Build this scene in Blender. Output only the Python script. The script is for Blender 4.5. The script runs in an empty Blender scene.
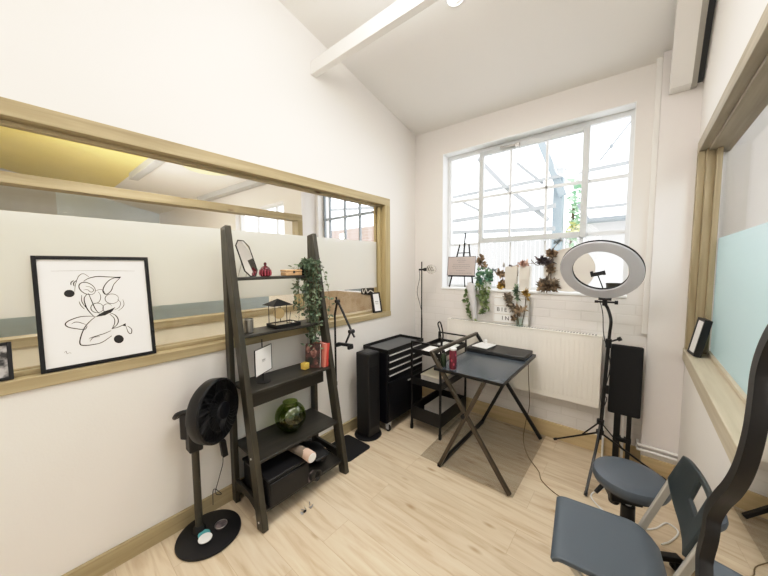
import bpy, bmesh, math, random
from mathutils import Vector, Matrix, noise as mnoise
random.seed(11)
PI = math.pi
SC = bpy.context.scene
COL = SC.collection
V = Vector

# ------------------------------------------------------------------ materials
def _mat(name):
    m = bpy.data.materials.new(name); m.use_nodes = True
    nt = m.node_tree; nt.nodes.clear()
    out = nt.nodes.new('ShaderNodeOutputMaterial')
    return m, nt, out
def N(nt, typ, **kw):
    n = nt.nodes.new(typ)
    for k, v in kw.items():
        if k in n.inputs: n.inputs[k].default_value = v
        else: setattr(n, k, v)
    return n
def principled(nt, out):
    b = nt.nodes.new('ShaderNodeBsdfPrincipled'); nt.links.new(b.outputs[0], out.inputs[0]); return b
def c4(c): return (c[0], c[1], c[2], 1)
def paint(name, col, rough=.6, metal=0., var=.06, scale=6., bump=0., bscale=60., spec=.5, stretch=(1,1,1), coat=0.):
    """plain surface with gentle procedural colour variation and bump"""
    m, nt, out = _mat(name); b = principled(nt, out)
    tc = N(nt, 'ShaderNodeTexCoord'); mp = N(nt, 'ShaderNodeMapping'); mp.inputs['Scale'].default_value = stretch
    nt.links.new(tc.outputs['Object'], mp.inputs[0])
    no = N(nt, 'ShaderNodeTexNoise', Scale=scale, Detail=4.); nt.links.new(mp.outputs[0], no.inputs['Vector'])
    mx = N(nt, 'ShaderNodeMix', data_type='RGBA')
    mx.inputs[6].default_value = c4([max(0, c*(1-var)) for c in col]); mx.inputs[7].default_value = c4([min(1, c*(1+var)) for c in col])
    nt.links.new(no.outputs[0], mx.inputs[0]); nt.links.new(mx.outputs[2], b.inputs['Base Color'])
    b.inputs['Roughness'].default_value = rough; b.inputs['Metallic'].default_value = metal
    b.inputs['Specular IOR Level'].default_value = spec
    if coat: b.inputs['Coat Weight'].default_value = coat
    if bump:
        n2 = N(nt, 'ShaderNodeTexNoise', Scale=bscale, Detail=3.); nt.links.new(mp.outputs[0], n2.inputs['Vector'])
        bp = N(nt, 'ShaderNodeBump', Strength=bump, Distance=.01); nt.links.new(n2.outputs[0], bp.inputs['Height'])
        nt.links.new(bp.outputs[0], b.inputs['Normal'])
    return m
def wood(name, c1, c2, axis='y', rough=.55, scale=3., knots=True, kcol=(.12,.05,.02)):
    m, nt, out = _mat(name); b = principled(nt, out)
    tc = N(nt, 'ShaderNodeTexCoord'); mp = N(nt, 'ShaderNodeMapping')
    s = {'x': (.5, 9, 9), 'y': (9, .5, 9), 'z': (9, 9, .5)}[axis]
    mp.inputs['Scale'].default_value = s; nt.links.new(tc.outputs['Object'], mp.inputs[0])
    no = N(nt, 'ShaderNodeTexNoise', Scale=scale, Detail=6., Distortion=.6); nt.links.new(mp.outputs[0], no.inputs['Vector'])
    r = N(nt, 'ShaderNodeValToRGB'); r.color_ramp.elements[0].position = .32; r.color_ramp.elements[1].position = .68
    r.color_ramp.elements[0].color = c4(c1); r.color_ramp.elements[1].color = c4(c2)
    nt.links.new(no.outputs[0], r.inputs[0]); last = r.outputs[0]
    if knots:
        mk = N(nt, 'ShaderNodeMapping'); q = {'x': (2.2, 7, 7), 'y': (7, 2.2, 7), 'z': (7, 7, 2.2)}[axis]
        mk.inputs['Scale'].default_value = q; nt.links.new(tc.outputs['Object'], mk.inputs[0])
        vo = N(nt, 'ShaderNodeTexVoronoi', Scale=1.); nt.links.new(mk.outputs[0], vo.inputs['Vector'])
        kr = N(nt, 'ShaderNodeValToRGB'); kr.color_ramp.elements[0].position = .03; kr.color_ramp.elements[1].position = .1
        kr.color_ramp.elements[0].color = (1,1,1,1); kr.color_ramp.elements[1].color = (0,0,0,1)
        nt.links.new(vo.outputs['Distance'], kr.inputs[0])
        mx = N(nt, 'ShaderNodeMix', data_type='RGBA'); nt.links.new(kr.outputs[0], mx.inputs[0])
        nt.links.new(last, mx.inputs[6]); mx.inputs[7].default_value = c4(kcol); last = mx.outputs[2]
    nt.links.new(last, b.inputs['Base Color']); b.inputs['Roughness'].default_value = rough
    bp = N(nt, 'ShaderNodeBump', Strength=.12, Distance=.004); nt.links.new(no.outputs[0], bp.inputs['Height']); nt.links.new(bp.outputs[0], b.inputs['Normal'])
    return m
def floor_mat():
    m, nt, out = _mat('oak_laminate'); b = principled(nt, out)
    tc = N(nt, 'ShaderNodeTexCoord')
    br = N(nt, 'ShaderNodeTexBrick', Scale=1.); br.offset = .37; br.offset_frequency = 2
    br.inputs['Brick Width'].default_value = 1.25; br.inputs['Row Height'].default_value = .19
    br.inputs['Mortar Size'].default_value = .0012; br.inputs['Mortar Smooth'].default_value = .2
    br.inputs['Color1'].default_value = (.0,.0,.0,1); br.inputs['Color2'].default_value = (1,1,1,1); br.inputs['Mortar'].default_value = (.4,.4,.4,1)
    nt.links.new(tc.outputs['Object'], br.inputs['Vector'])
    # grain shifted per plank
    sep = N(nt, 'ShaderNodeSeparateXYZ'); nt.links.new(tc.outputs['Object'], sep.inputs[0])
    ad = N(nt, 'ShaderNodeMath', operation='MULTIPLY_ADD'); nt.links.new(br.outputs['Color'], ad.inputs[0]); ad.inputs[1].default_value = 7.3
    nt.links.new(sep.outputs['X'], ad.inputs[2])
    cmb = N(nt, 'ShaderNodeCombineXYZ'); nt.links.new(ad.outputs[0], cmb.inputs[0]); nt.links.new(sep.outputs['Y'], cmb.inputs[1]); 
    mp = N(nt, 'ShaderNodeMapping'); mp.inputs['Scale'].default_value = (1.1, 11, 1); nt.links.new(cmb.outputs[0], mp.inputs[0])
    no = N(nt, 'ShaderNodeTexNoise', Scale=2.2, Detail=7., Distortion=.9); nt.links.new(mp.outputs[0], no.inputs['Vector'])
    r = N(nt, 'ShaderNodeValToRGB'); e = r.color_ramp.elements
    e[0].position = .25; e[0].color = (.52,.385,.245,1); e[1].position = .72; e[1].color = (.74,.635,.48,1)
    k = e.new(.5); k.color = (.68,.56,.40,1)
    nt.links.new(no.outputs[0], r.inputs[0])
    # plank tone
    hs = N(nt, 'ShaderNodeMix', data_type='RGBA', blend_type='MULTIPLY'); hs.inputs[0].default_value = .35
    tn = N(nt, 'ShaderNodeValToRGB'); tn.color_ramp.elements[0].color = (.78,.78,.78,1); tn.color_ramp.elements[1].color = (1,1,1,1)
    nt.links.new(br.outputs['Color'], tn.inputs[0]); nt.links.new(r.outputs[0], hs.inputs[6]); nt.links.new(tn.outputs[0], hs.inputs[7])
    # knots and short dark flecks
    mk = N(nt, 'ShaderNodeMapping'); mk.inputs['Scale'].default_value = (2.6, 7.5, 1); nt.links.new(cmb.outputs[0], mk.inputs[0])
    vo = N(nt, 'ShaderNodeTexVoronoi', Scale=1.15); nt.links.new(mk.outputs[0], vo.inputs['Vector'])
    kr = N(nt, 'ShaderNodeValToRGB'); kr.color_ramp.elements[0].position = .03; kr.color_ramp.elements[1].position = .15
    kr.color_ramp.elements[0].color = (.75,.75,.75,1); kr.color_ramp.elements[1].color = (0,0,0,1); nt.links.new(vo.outputs['Distance'], kr.inputs[0])
    m2 = N(nt, 'ShaderNodeMix', data_type='RGBA'); nt.links.new(kr.outputs[0], m2.inputs[0]); nt.links.new(hs.outputs[2], m2.inputs[6]); m2.inputs[7].default_value = (.33,.2,.09,1)
    m3 = N(nt, 'ShaderNodeMix', data_type='RGBA'); nt.links.new(br.outputs['Fac'], m3.inputs[0]); nt.links.new(m2.outputs[2], m3.inputs[6]); m3.inputs[7].default_value = (.50,.38,.25,1)
    nt.links.new(m3.outputs[2], b.inputs['Base Color']); b.inputs['Roughness'].default_value = .42; b.inputs['Specular IOR Level'].default_value = .35
    return m
def brick_wall_mat(name, col, mort, zmax=None, bump=.35, rough=.55):
    """painted brick (bump only below zmax); object coords; the wall lies in the x-z plane"""
    m, nt, out = _mat(name); b = principled(nt, out)
    tc = N(nt, 'ShaderNodeTexCoord'); sep = N(nt, 'ShaderNodeSeparateXYZ'); nt.links.new(tc.outputs['Object'], sep.inputs[0])
    cmb = N(nt, 'ShaderNodeCombineXYZ'); nt.links.new(sep.outputs['X'], cmb.inputs[0]); nt.links.new(sep.outputs['Z'], cmb.inputs[1])
    br = N(nt, 'ShaderNodeTexBrick', Scale=1.); br.inputs['Brick Width'].default_value = .225; br.inputs['Row Height'].default_value = .075
    br.inputs['Mortar Size'].default_value = .006; br.inputs['Mortar Smooth'].default_value = .6
    br.inputs['Color1'].default_value = c4(col); br.inputs['Color2'].default_value = c4([c*.97 for c in col]); br.inputs['Mortar'].default_value = c4(mort)
    nt.links.new(cmb.outputs[0], br.inputs['Vector'])
    if zmax is not None:
        lt = N(nt, 'ShaderNodeMath', operation='LESS_THAN'); nt.links.new(sep.outputs['Z'], lt.inputs[0]); lt.inputs[1].default_value = zmax
        mx = N(nt, 'ShaderNodeMix', data_type='RGBA'); nt.links.new(lt.outputs[0], mx.inputs[0]); mx.inputs[6].default_value = c4(col)
        nt.links.new(br.outputs['Color'], mx.inputs[7]); nt.links.new(mx.outputs[2], b.inputs['Base Color'])
        mu = N(nt, 'ShaderNodeMath', operation='MULTIPLY'); nt.links.new(br.outputs['Fac'], mu.inputs[0]); nt.links.new(lt.outputs[0], mu.inputs[1]); h = mu.outputs[0]
    else:
        nt.links.new(br.outputs['Color'], b.inputs['Base Color']); h = br.outputs['Fac']
    iv = N(nt, 'ShaderNodeMath', operation='SUBTRACT'); iv.inputs[0].default_value = 1; nt.links.new(h, iv.inputs[1])
    bp = N(nt, 'ShaderNodeBump', Strength=bump, Distance=.006); nt.links.new(iv.outputs[0], bp.inputs['Height']); nt.links.new(bp.outputs[0], b.inputs['Normal'])
    b.inputs['Roughness'].default_value = rough
    return m
def glass(name, tint=(1,1,1), refl=.05):
    m, nt, out = _mat(name)
    tr = N(nt, 'ShaderNodeBsdfTransparent'); tr.inputs[0].default_value = c4(tint)
    gl = N(nt, 'ShaderNodeBsdfGlossy'); gl.inputs['Roughness'].default_value = .02
    lw = N(nt, 'ShaderNodeLayerWeight'); pw = N(nt, 'ShaderNodeMath', operation='POWER'); nt.links.new(lw.outputs['Facing'], pw.inputs[0]); pw.inputs[1].default_value = 4.5
    fr = N(nt, 'ShaderNodeMath', operation='MULTIPLY_ADD'); nt.links.new(pw.outputs[0], fr.inputs[0]); fr.inputs[1].default_value = .35; fr.inputs[2].default_value = refl*.5
    mx = N(nt, 'ShaderNodeMixShader'); nt.links.new(fr.outputs[0], mx.inputs[0]); nt.links.new(tr.outputs[0], mx.inputs[1]); nt.links.new(gl.outputs[0], mx.inputs[2])
    nt.links.new(mx.outputs[0], out.inputs[0]); return m
def frost(name, col, through=.12, rough=.4, dif=.5):
    m, nt, out = _mat(name)
    tr = N(nt, 'ShaderNodeBsdfTransparent'); tl = N(nt, 'ShaderNodeBsdfTranslucent'); tl.inputs[0].default_value = c4(col)
    no = N(nt, 'ShaderNodeTexNoise', Scale=300.); 
    df = N(nt, 'ShaderNodeBsdfPrincipled'); df.inputs['Base Color'].default_value = c4(col); df.inputs['Roughness'].default_value = rough
    bp = N(nt, 'ShaderNodeBump', Strength=.05); nt.links.new(no.outputs[0], bp.inputs['Height']); nt.links.new(bp.outputs[0], df.inputs['Normal'])
    a = N(nt, 'ShaderNodeMixShader'); a.inputs[0].default_value = dif; nt.links.new(tl.outputs[0], a.inputs[1]); nt.links.new(df.outputs[0], a.inputs[2])
    b = N(nt, 'ShaderNodeMixShader'); b.inputs[0].default_value = through; nt.links.new(a.outputs[0], b.inputs[1]); nt.links.new(tr.outputs[0], b.inputs[2])
    nt.links.new(b.outputs[0], out.inputs[0]); return m
def emit(name, col, s):
    m, nt, out = _mat(name); e = N(nt, 'ShaderNodeEmission', Strength=s); e.inputs[0].default_value = c4(col); nt.links.new(e.outputs[0], out.inputs[0]); return m
def real_glass(name, col, rough=.02):
    m, nt, out = _mat(name); b = principled(nt, out); b.inputs['Base Color'].default_value = c4(col); b.inputs['Roughness'].default_value = rough
    b.inputs['Transmission Weight'].default_value = .85; b.inputs['IOR'].default_value = 1.3; return m
def two_tone(name, ca, cb, scale=8., rough=.7, lo=.4, hi=.6):
    m, nt, out = _mat(name); b = principled(nt, out); tc = N(nt, 'ShaderNodeTexCoord')
    no = N(nt, 'ShaderNodeTexNoise', Scale=scale, Detail=3.); nt.links.new(tc.outputs['Object'], no.inputs['Vector'])
    r = N(nt, 'ShaderNodeValToRGB'); r.color_ramp.elements[0].position = lo; r.color_ramp.elements[1].position = hi
    r.color_ramp.elements[0].color = c4(ca); r.color_ramp.elements[1].color = c4(cb); nt.links.new(no.outputs[0], r.inputs[0])
    nt.links.new(r.outputs[0], b.inputs['Base Color']); b.inputs['Roughness'].default_value = rough; return m

M = {}
M['wall'] = paint('white_wall_paint', (.83,.80,.76), .7, var=.015, scale=2, bump=.04, bscale=120)
M['wallback'] = brick_wall_mat('white_painted_brick', (.80,.765,.73), (.745,.71,.67), zmax=1.262, bump=.22)
M['pillar'] = paint('pillar_paint', (.80,.765,.745), .6, var=.015, scale=2)
M['ceil'] = paint('ceiling_paint', (.82,.80,.77), .8, var=.015, scale=1.5)
M['beam'] = paint('beam_gloss_paint', (.82,.80,.765), .45, var=.02, scale=3)
M['floor'] = floor_mat()
M['pine_y'] = wood('pine_along_y', (.33,.26,.14), (.48,.395,.235), 'y')
M['pine_x'] = wood('pine_along_x', (.50,.38,.20), (.64,.50,.29), 'x')
M['pine_z'] = wood('pine_along_z', (.38,.30,.15), (.51,.415,.22), 'z', knots=False)
M['grey_y'] = wood('weathered_pine_along_y', (.30,.26,.19), (.44,.39,.30), 'y')
M['grey_z'] = wood('weathered_pine_along_z', (.30,.24,.14), (.43,.36,.23), 'z', knots=False)
M['sill_y'] = wood('pale_pine_along_y', (.46,.40,.29), (.58,.52,.40), 'y', knots=False)
M['yellow'] = paint('yellow_painted_board', (.80,.68,.24), .7, var=.06, scale=3)
M['cream'] = paint('cream_paint', (.88,.81,.64), .7, var=.03)
M['paleblue'] = paint('pale_blue_paint', (.60,.68,.73), .7, var=.05)
M['greywhite'] = paint('grey_white_paint', (.50,.505,.50), .7, var=.05)
M['tan'] = two_tone('tan_boards', (.42,.31,.21), (.52,.42,.31), 5, .7)
M['brickred'] = brick_wall_mat('red_brick', (.42,.30,.26), (.55,.50,.46), bump=.3)
M['glass'] = glass('clear_glass'); M['mirror_glass'] = paint('mirror_silver', (.93,.94,.94), .01, 1., var=0.)
M['frost'] = frost('frosted_film', (.84,.86,.84), .07, dif=.45); M['frostblue'] = frost('blue_frosted_film', (.70,.90,.92), .03, dif=.35)
M['white_metal'] = paint('white_gloss_metal', (.82,.81,.79), .35, var=.01)
M['win'] = paint('white_window_paint', (.78,.80,.81), .4, var=.02); M['wingrey'] = paint('grey_window_paint', (.60,.63,.64), .4, var=.03)
M['reveal'] = paint('white_reveal_paint', (.90,.91,.91), .6, var=.01)
M['rad'] = paint('radiator_enamel', (.86,.82,.75), .35, var=.01)
M['black'] = paint('black_plastic', (.008,.008,.009), .42, var=.2, spec=.35)
M['blackmat'] = paint('black_matt', (.009,.009,.010), .7, var=.2, bump=.1, bscale=200, spec=.3)
M['blackmetal'] = paint('black_powder_coat', (.010,.0095,.0095), .40, .1, var=.15, spec=.35)
M['navy'] = paint('blue_black_metal', (.004,.0045,.007), .34, .1, var=.1, spec=.4)
M['bronze'] = paint('dark_bronze_metal', (.075,.060,.042), .38, .5, var=.15)
M['ladder'] = wood('dark_brown_veneer', (.024,.021,.014), (.052,.046,.031), 'z', .42, 3, False)
M['ladder_y'] = wood('dark_brown_veneer_y', (.013,.012,.0095), (.030,.027,.021), 'y', .42, 3, False)
M['ash'] = paint('black_ash_board', (.018,.018,.018), .45, var=.3, scale=4, stretch=(4,.5,4))
M['steel'] = paint('brushed_steel', (.45,.44,.42), .3, 1., var=.08)
M['silver'] = paint('silver_handle', (.82,.82,.81), .3, .45, var=.02)
M['greytube'] = paint('grey_lacquered_steel', (.50,.49,.45), .32, .5, var=.05)
M['desk'] = paint('blue_grey_desktop', (.050,.062,.076), .26, var=.2, scale=3)
M['seat'] = paint('slate_vinyl', (.066,.083,.105), .40, var=.06, bump=.05, bscale=250)
M['chairseat'] = paint('slate_plastic', (.064,.083,.103), .36, var=.04, bump=.08, bscale=400)
M['chairback'] = paint('dark_slate_plastic', (.020,.029,.033), .4, var=.1, bump=.05, bscale=400)
M['mat'] = None
M['paper'] = paint('white_paper', (.86,.85,.83), .7, var=.01)
M['ink'] = paint('black_ink', (.015,.014,.013), .7); M['greyink'] = paint('grey_ink', (.30,.29,.28), .8)
M['lav'] = paint('lavender_grey_diffuser', (.60,.60,.64), .5, var=.01)
M['leaf'] = two_tone('dark_grey_green_leaf', (.055,.10,.055), (.26,.34,.22), 14, .5)
M['leafb'] = two_tone('pale_variegated_leaf', (.05,.17,.10), (.26,.42,.27), 16, .5)
M['leafc'] = two_tone('olive_leaf', (.10,.16,.05), (.30,.36,.16), 16, .5)
M['stem'] = paint('brown_stem', (.12,.09,.05), .8)
M['dry1'] = two_tone('dry_brown_leaf', (.15,.10,.06), (.42,.31,.20), 18, .8)
M['dry2'] = two_tone('ochre_dry_leaf', (.30,.17,.03), (.55,.38,.10), 18, .8)
M['dry3'] = two_tone('grey_brown_bark', (.11,.085,.06), (.32,.26,.19), 22, .9)
M['drypink'] = two_tone('dusty_pink_petal', (.45,.26,.20), (.68,.48,.40), 14, .8)
M['purple'] = two_tone('dark_purple_leaf', (.05,.04,.045), (.18,.14,.14), 16, .7)
M['bluegrey_leaf'] = two_tone('blue_grey_petal', (.22,.27,.30), (.42,.46,.48), 12, .8)
M['drift'] = paint('grey_driftwood', (.62,.61,.62), .8, var=.12, scale=8, stretch=(5,5,.8))
M['beige'] = paint('beige_board', (.72,.67,.60), .7, var=.04)
M['bag'] = paint('white_paper_bag', (.70,.66,.59), .8, var=.03)
M['signboard'] = paint('greyish_pink_sign_paper', (.52,.45,.43), .7, var=.05)
M['redglass'] = paint('red_glass', (.10,.006,.012), .15, var=.5, scale=30)
M['red'] = paint('red_can_print', (.13,.012,.025), .3, var=.2); M['pinkred'] = paint('pink_red_print', (.42,.06,.10), .3)
M['bookred'] = paint('red_book_cover', (.62,.06,.045), .5, var=.1); M['booksalmon'] = paint('salmon_book_cover', (.68,.22,.17), .5, var=.1)
M['bookdark'] = two_tone('dark_floral_cover', (.015,.018,.015), (.10,.04,.035), 22, .5)
M['floral1'] = two_tone('flower_print', (.12,.04,.035), (.38,.20,.16), 25, .6)
M['wax'] = paint('yellow_wax', (.72,.50,.10), .45, var=.1)
M['peach'] = paint('peach_wood', (.62,.38,.20), .6, var=.15, stretch=(1,8,8))
M['greenglass'] = glass('green_glass', (.60,.68,.36), .16); M['amberdirt'] = two_tone('soil_and_bark', (.03,.018,.008), (.18,.09,.03), 30, .9)
M['rollgrey'] = paint('brown_grey_paper_roll', (.20,.16,.125), .7, var=.1); M['rollpink'] = paint('pink_roll_end', (.62,.45,.36), .7, var=.1)
M['teal'] = paint('teal_disc', (.08,.34,.36), .5); M['white'] = paint('white_plastic', (.8,.8,.78), .4, var=.01)
M['gold'] = paint('sand_gold', (.70,.53,.28), .6, var=.15)
M['bottle'] = paint('dark_green_bottle', (.02,.035,.015), .15)
M['orange_wire'] = paint('brown_flex', (.16,.11,.05), .6)
M['foilgrey'] = paint('grey_plastic_scrap', (.35,.34,.33), .5)
M['clear_bulb'] = real_glass('clear_bulb_glass', (.9,.88,.84), .05)
M['ext_pale'] = paint('pale_outdoor_paint', (.36,.39,.41), .8, var=.05); M['ext_blue'] = paint('pale_blue_outdoor_cladding', (.30,.37,.42), .8, var=.05)
M['ext_white'] = paint('white_outdoor_boards', (.66,.67,.68), .8, var=.06, stretch=(8,8,.3)); M['ext_green'] = two_tone('pale_green_leaf', (.25,.5,.3), (.5,.72,.5), 6, .8)  # outdoor leaves are mottled between two pale greens
M['ext_yellow'] = paint('yellow_blossom', (.78,.78,.35), .8); M['ext_grey'] = paint('grey_roof_edge', (.26,.30,.33), .8)
M['ground'] = paint('pale_paving', (.90,.90,.88), .9, var=.1)
def chair_mat_mat():
    m, nt, out = _mat('grey_clear_vinyl'); tr = N(nt, 'ShaderNodeBsdfTransparent'); tr.inputs[0].default_value = (.90,.89,.865,1)
    b = N(nt, 'ShaderNodeBsdfPrincipled', Roughness=.3); b.inputs['Base Color'].default_value = (.50,.46,.40,1)
    mx = N(nt, 'ShaderNodeMixShader'); mx.inputs[0].default_value = .22; nt.links.new(tr.outputs[0], mx.inputs[1]); nt.links.new(b.outputs[0], mx.inputs[2]); nt.links.new(mx.outputs[0], out.inputs[0])
    return m
M['mat'] = chair_mat_mat()

# ------------------------------------------------------------------ mesh builder
class MB:
    def __init__(s, T=None): s.bm = bmesh.new(); s.T = T
    def _v(s, p):
        p = V(p); return s.bm.verts.new(s.T @ p if s.T is not None else p)
    def face(s, vs):
        try: return s.bm.faces.new(vs)
        except ValueError: return None
    def poly(s, pts): s.face([s._v(p) for p in pts]); return s
    def prism(s, pts, ext):
        """planar polygon pts (3-D) extruded by vector ext"""
        ext = V(ext); a = [s._v(p) for p in pts]; b = [s._v(V(p)+ext) for p in pts]; n = len(pts)
        s.face(a[::-1]); s.face(b)
        for i in range(n): s.face([a[i], a[(i+1) % n], b[(i+1) % n], b[i]])
        return s
    def box(s, x0, x1, y0, y1, z0, z1):
        return s.prism([(x0,y0,z0),(x1,y0,z0),(x1,y1,z0),(x0,y1,z0)], (0,0,z1-z0))
    def obox(s, c, size, R=None):
        c = V(c); R = R or Matrix.Identity(3); a,b,d = [x/2 for x in size]
        P = [c + R @ V(q) for q in ((-a,-b,-d),(a,-b,-d),(a,b,-d),(-a,b,-d))]
        return s.prism(P, R @ V((0,0,size[2])))
    def bar(s, p0, p1, w, h, up=(0,0,1)):
        """rectangular bar from p0 to p1: w sideways, h along up"""
        p0, p1 = V(p0), V(p1); d = (p1-p0).normalized(); u = V(up); u = (u - d*u.dot(d)).normalized(); r = d.cross(u)
        P = [p0 + r*a*w/2 + u*b*h/2 for a, b in ((-1,-1),(1,-1),(1,1),(-1,1))]
        return s.prism(P, p1-p0)
    def _ring(s, c, d, r, n, ref):
        d = V(d).normalized(); u = V(ref); u = (u - d*u.dot(d))
        if u.length < 1e-4: u = d.orthogonal()
        u.normalize(); w = d.cross(u)
        return [s._v(c + (u*math.cos(2*PI*i/n) + w*math.sin(2*PI*i/n))*r) for i in range(n)], u
    def tube(s, pts, r, n=10, closed=False, rr=None):
        pts = [V(p) for p in pts]; K = len(pts); ref = V((.13,.27,.95)); rings = []
        for i in range(K):
            if closed: d = pts[(i+1) % K] - pts[i-1]
            else: d = pts[min(i+1, K-1)] - pts[max(i-1, 0)]
            rg, ref = s._ring(pts[i], d, rr[i] if rr else r, n, ref); rings.append(rg)
        for i in range(K if closed else K-1):
            a, b = rings[i], rings[(i+1) % K]
            for j in range(n): s.face([a[j], a[(j+1) % n], b[(j+1) % n], b[j]])
        if not closed: s.face(rings[0][::-1]); s.face(rings[-1])
        return s
    def cyl(s, p0, p1, r, r1=None, n=20): return s.tube([p0, p1], r, n, rr=[r, r if r1 is None else r1])
    def lathe(s, prof, c=(0,0,0), n=32, axis=(0,0,1), cap=True):
        c = V(c); d = V(axis).normalized(); ref = V((1,0,0)) if abs(d.x) < .9 else V((0,1,0)); rings = []
        for r, h in prof: rings.append(s._ring(c + d*h, d, max(r, 1e-4), n, ref)[0])
        for a, b in zip(rings, rings[1:]):
            for j in range(n): s.face([a[j], a[(j+1) % n], b[(j+1) % n], b[j]])
        if cap: s.face(rings[0][::-1]); s.face(rings[-1])
        return s
    def blob(s, c, rad, seed=0, amt=.15, freq=3., sub=2):
        g = bmesh.ops.create_icosphere(s.bm, subdivisions=sub, radius=1.)
        for v in g['verts']:
            k = 1 + amt*mnoise.noise(v.co*freq + V((seed*3.1, seed*1.7, seed)))*2
            p = V((v.co.x*rad[0]*k, v.co.y*rad[1]*k, v.co.z*rad[2]*k)) + V(c)
            v.co = s.T @ p if s.T is not None else p
        return s
    def leaf(s, p, d, L, W, up=None, bend=.25):
        p = V(p); d = V(d).normalized(); u = V(up) if up else V((random.uniform(-1,1), random.uniform(-1,1), random.uniform(-1,1)))
        r = d.cross(u)
        if r.length < 1e-3: r = d.orthogonal()
        r.normalize(); nrm = r.cross(d)
        base = s._v(p); m1 = s._v(p + d*L*.28 + r*W*.42); m2 = s._v(p + d*L*.28 - r*W*.42); c1 = s._v(p + d*L*.3 - nrm*L*.06)
        q1 = s._v(p + d*L*.65 + r*W*.38 - nrm*L*bend*.3); q2 = s._v(p + d*L*.65 - r*W*.38 - nrm*L*bend*.3); c2 = s._v(p + d*L*.66 - nrm*L*(bend*.3+.06)); t = s._v(p + d*L - nrm*L*bend)
        for f in ((base,m1,c1),(base,c1,m2),(m1,q1,c2,c1),(c1,c2,q2,m2),(q1,t,c2),(c2,t,q2)): s.face(f)
        return s
    def build(s, name, mat, parent=None, smooth=True, bevel=0., seg=2, ang=35, solid=0.):
        bm = s.bm
        bmesh.ops.recalc_face_normals(bm, faces=bm.faces[:])
        if not bm.verts: raise RuntimeError(name)
        xs = [[v.co[i] for v in bm.verts] for i in range(3)]
        lo = [min(a) for a in xs]; hi = [max(a) for a in xs]
        c = V(((lo[0]+hi[0])/2, (lo[1]+hi[1])/2, lo[2]))
        if name in ORIGIN0: c = V((0,0,0))
        bmesh.ops.translate(bm, verts=bm.verts[:], vec=-c)
        me = bpy.data.meshes.new(name); bm.to_mesh(me); bm.free()
        me.materials.append(M[mat] if isinstance(mat, str) else mat)
        if smooth:
            for p in me.polygons: p.use_smooth = True
            me.set_sharp_from_angle(angle=math.radians(ang))
        o = bpy.data.objects.new(name, me); COL.objects.link(o)
        if bevel:
            b = o.modifiers.new('edge', 'BEVEL'); b.width = bevel; b.segments = seg; b.limit_method = 'ANGLE'; b.angle_limit = math.radians(38)
        if solid:
            q = o.modifiers.new('thick', 'SOLIDIFY'); q.thickness = solid; q.offset = 0
        WL[o.name] = c
        if parent is not None: o.parent = parent; o.location = c - WL[parent.name]
        else: o.location = c
        return o
ORIGIN0 = {'floor', 'wall_back'}
WL = {}
def tag(o, label, cat, group=None, kind=None):
    if label: o['label'] = label
    if cat: o['category'] = cat
    if group: o['group'] = group
    if kind: o['kind'] = kind
    return o
def thing(name, label, cat, loc, group=None):
    o = bpy.data.objects.new(name, None); COL.objects.link(o); o.location = loc; WL[o.name] = V(loc); o.empty_display_size = .1
    return tag(o, label, cat, group)
def struct(o): o['kind'] = 'structure'; return o
def sroot(name, loc):
    o = bpy.data.objects.new(name, None); COL.objects.link(o); o.location = loc; WL[o.name] = V(loc); return struct(o)
def arc(c, r, a0, a1, n, plane='xz'):
    o = []
    for i in range(n+1):
        a = math.radians(a0 + (a1-a0)*i/n); x, y = r*math.cos(a), r*math.sin(a)
        o.append(V(c) + (V((x,0,y)) if plane == 'xz' else V((0,x,y)) if plane == 'yz' else V((x,y,0))))
    return o
def smoothpath(pts, k=6):
    """Catmull-Rom through pts"""
    P = [V(p) for p in pts]; P = [P[0]*2-P[1]] + P + [P[-1]*2-P[-2]]; o = []
    for i in range(1, len(P)-2):
        a, b, c, d = P[i-1:i+3]
        for j in range(k):
            t = j/k; o.append(.5*((2*b) + (c-a)*t + (2*a-5*b+4*c-d)*t*t + (3*b-a-3*c+d)*t**3))
    o.append(P[-2]); return o
def rot(axis, deg): return Matrix.Rotation(math.radians(deg), 3, axis)
def text_mesh(body, size, R, loc, name, mat, parent, ext=.001, align='CENTER'):
    cu = bpy.data.curves.new(name, 'FONT'); cu.body = body; cu.size = size; cu.extrude = ext; cu.align_x = align; cu.align_y = 'CENTER'
    ob = bpy.data.objects.new(name+'_tmp', cu); COL.objects.link(ob)
    dg = bpy.context.evaluated_depsgraph_get(); me = bpy.data.meshes.new_from_object(ob.evaluated_get(dg)); bpy.data.objects.remove(ob)
    me.transform(R.to_4x4()); me.name = name; me.materials.clear(); me.materials.append(M[mat])
    o = bpy.data.objects.new(name, me); COL.objects.link(o); o.parent = parent; o.location = V(loc) - WL[parent.name]; WL[o.name] = V(loc); return o
# ================================================================== SETTING
XL, YB, XR = -1.955, 2.874, .265
def zc(x, y): return 2.944 - .03*(x-XL) + .225*(YB-y)
def slab(x0, x1, y0, y1, t=.12):
    b = MB(); b.prism([(x0,y0,zc(x0,y0)),(x1,y0,zc(x1,y0)),(x1,y1,zc(x1,y1)),(x0,y1,zc(x0,y1))], (0,0,t)); return b
b = MB(); b.box(-12.2, 2.2, -1.7, 3.1, -.1, 0); struct(b.build('floor', 'floor', smooth=False))
struct(slab(-12.2, 2.2, -1.7, 3.1).build('ceiling', 'ceil', smooth=False))
b = MB(); zz = lambda x, y: zc(x, y) - .004
b.prism([(-12,-1.6,zz(-12,-1.6)),(-3.3,-1.6,zz(-3.3,-1.6)),(-3.3,1.5,zz(-3.3,1.5)),(-12,1.5,zz(-12,1.5))], (0,0,.003))
struct(b.build('ceiling_panel', 'yellow', smooth=False))
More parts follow.
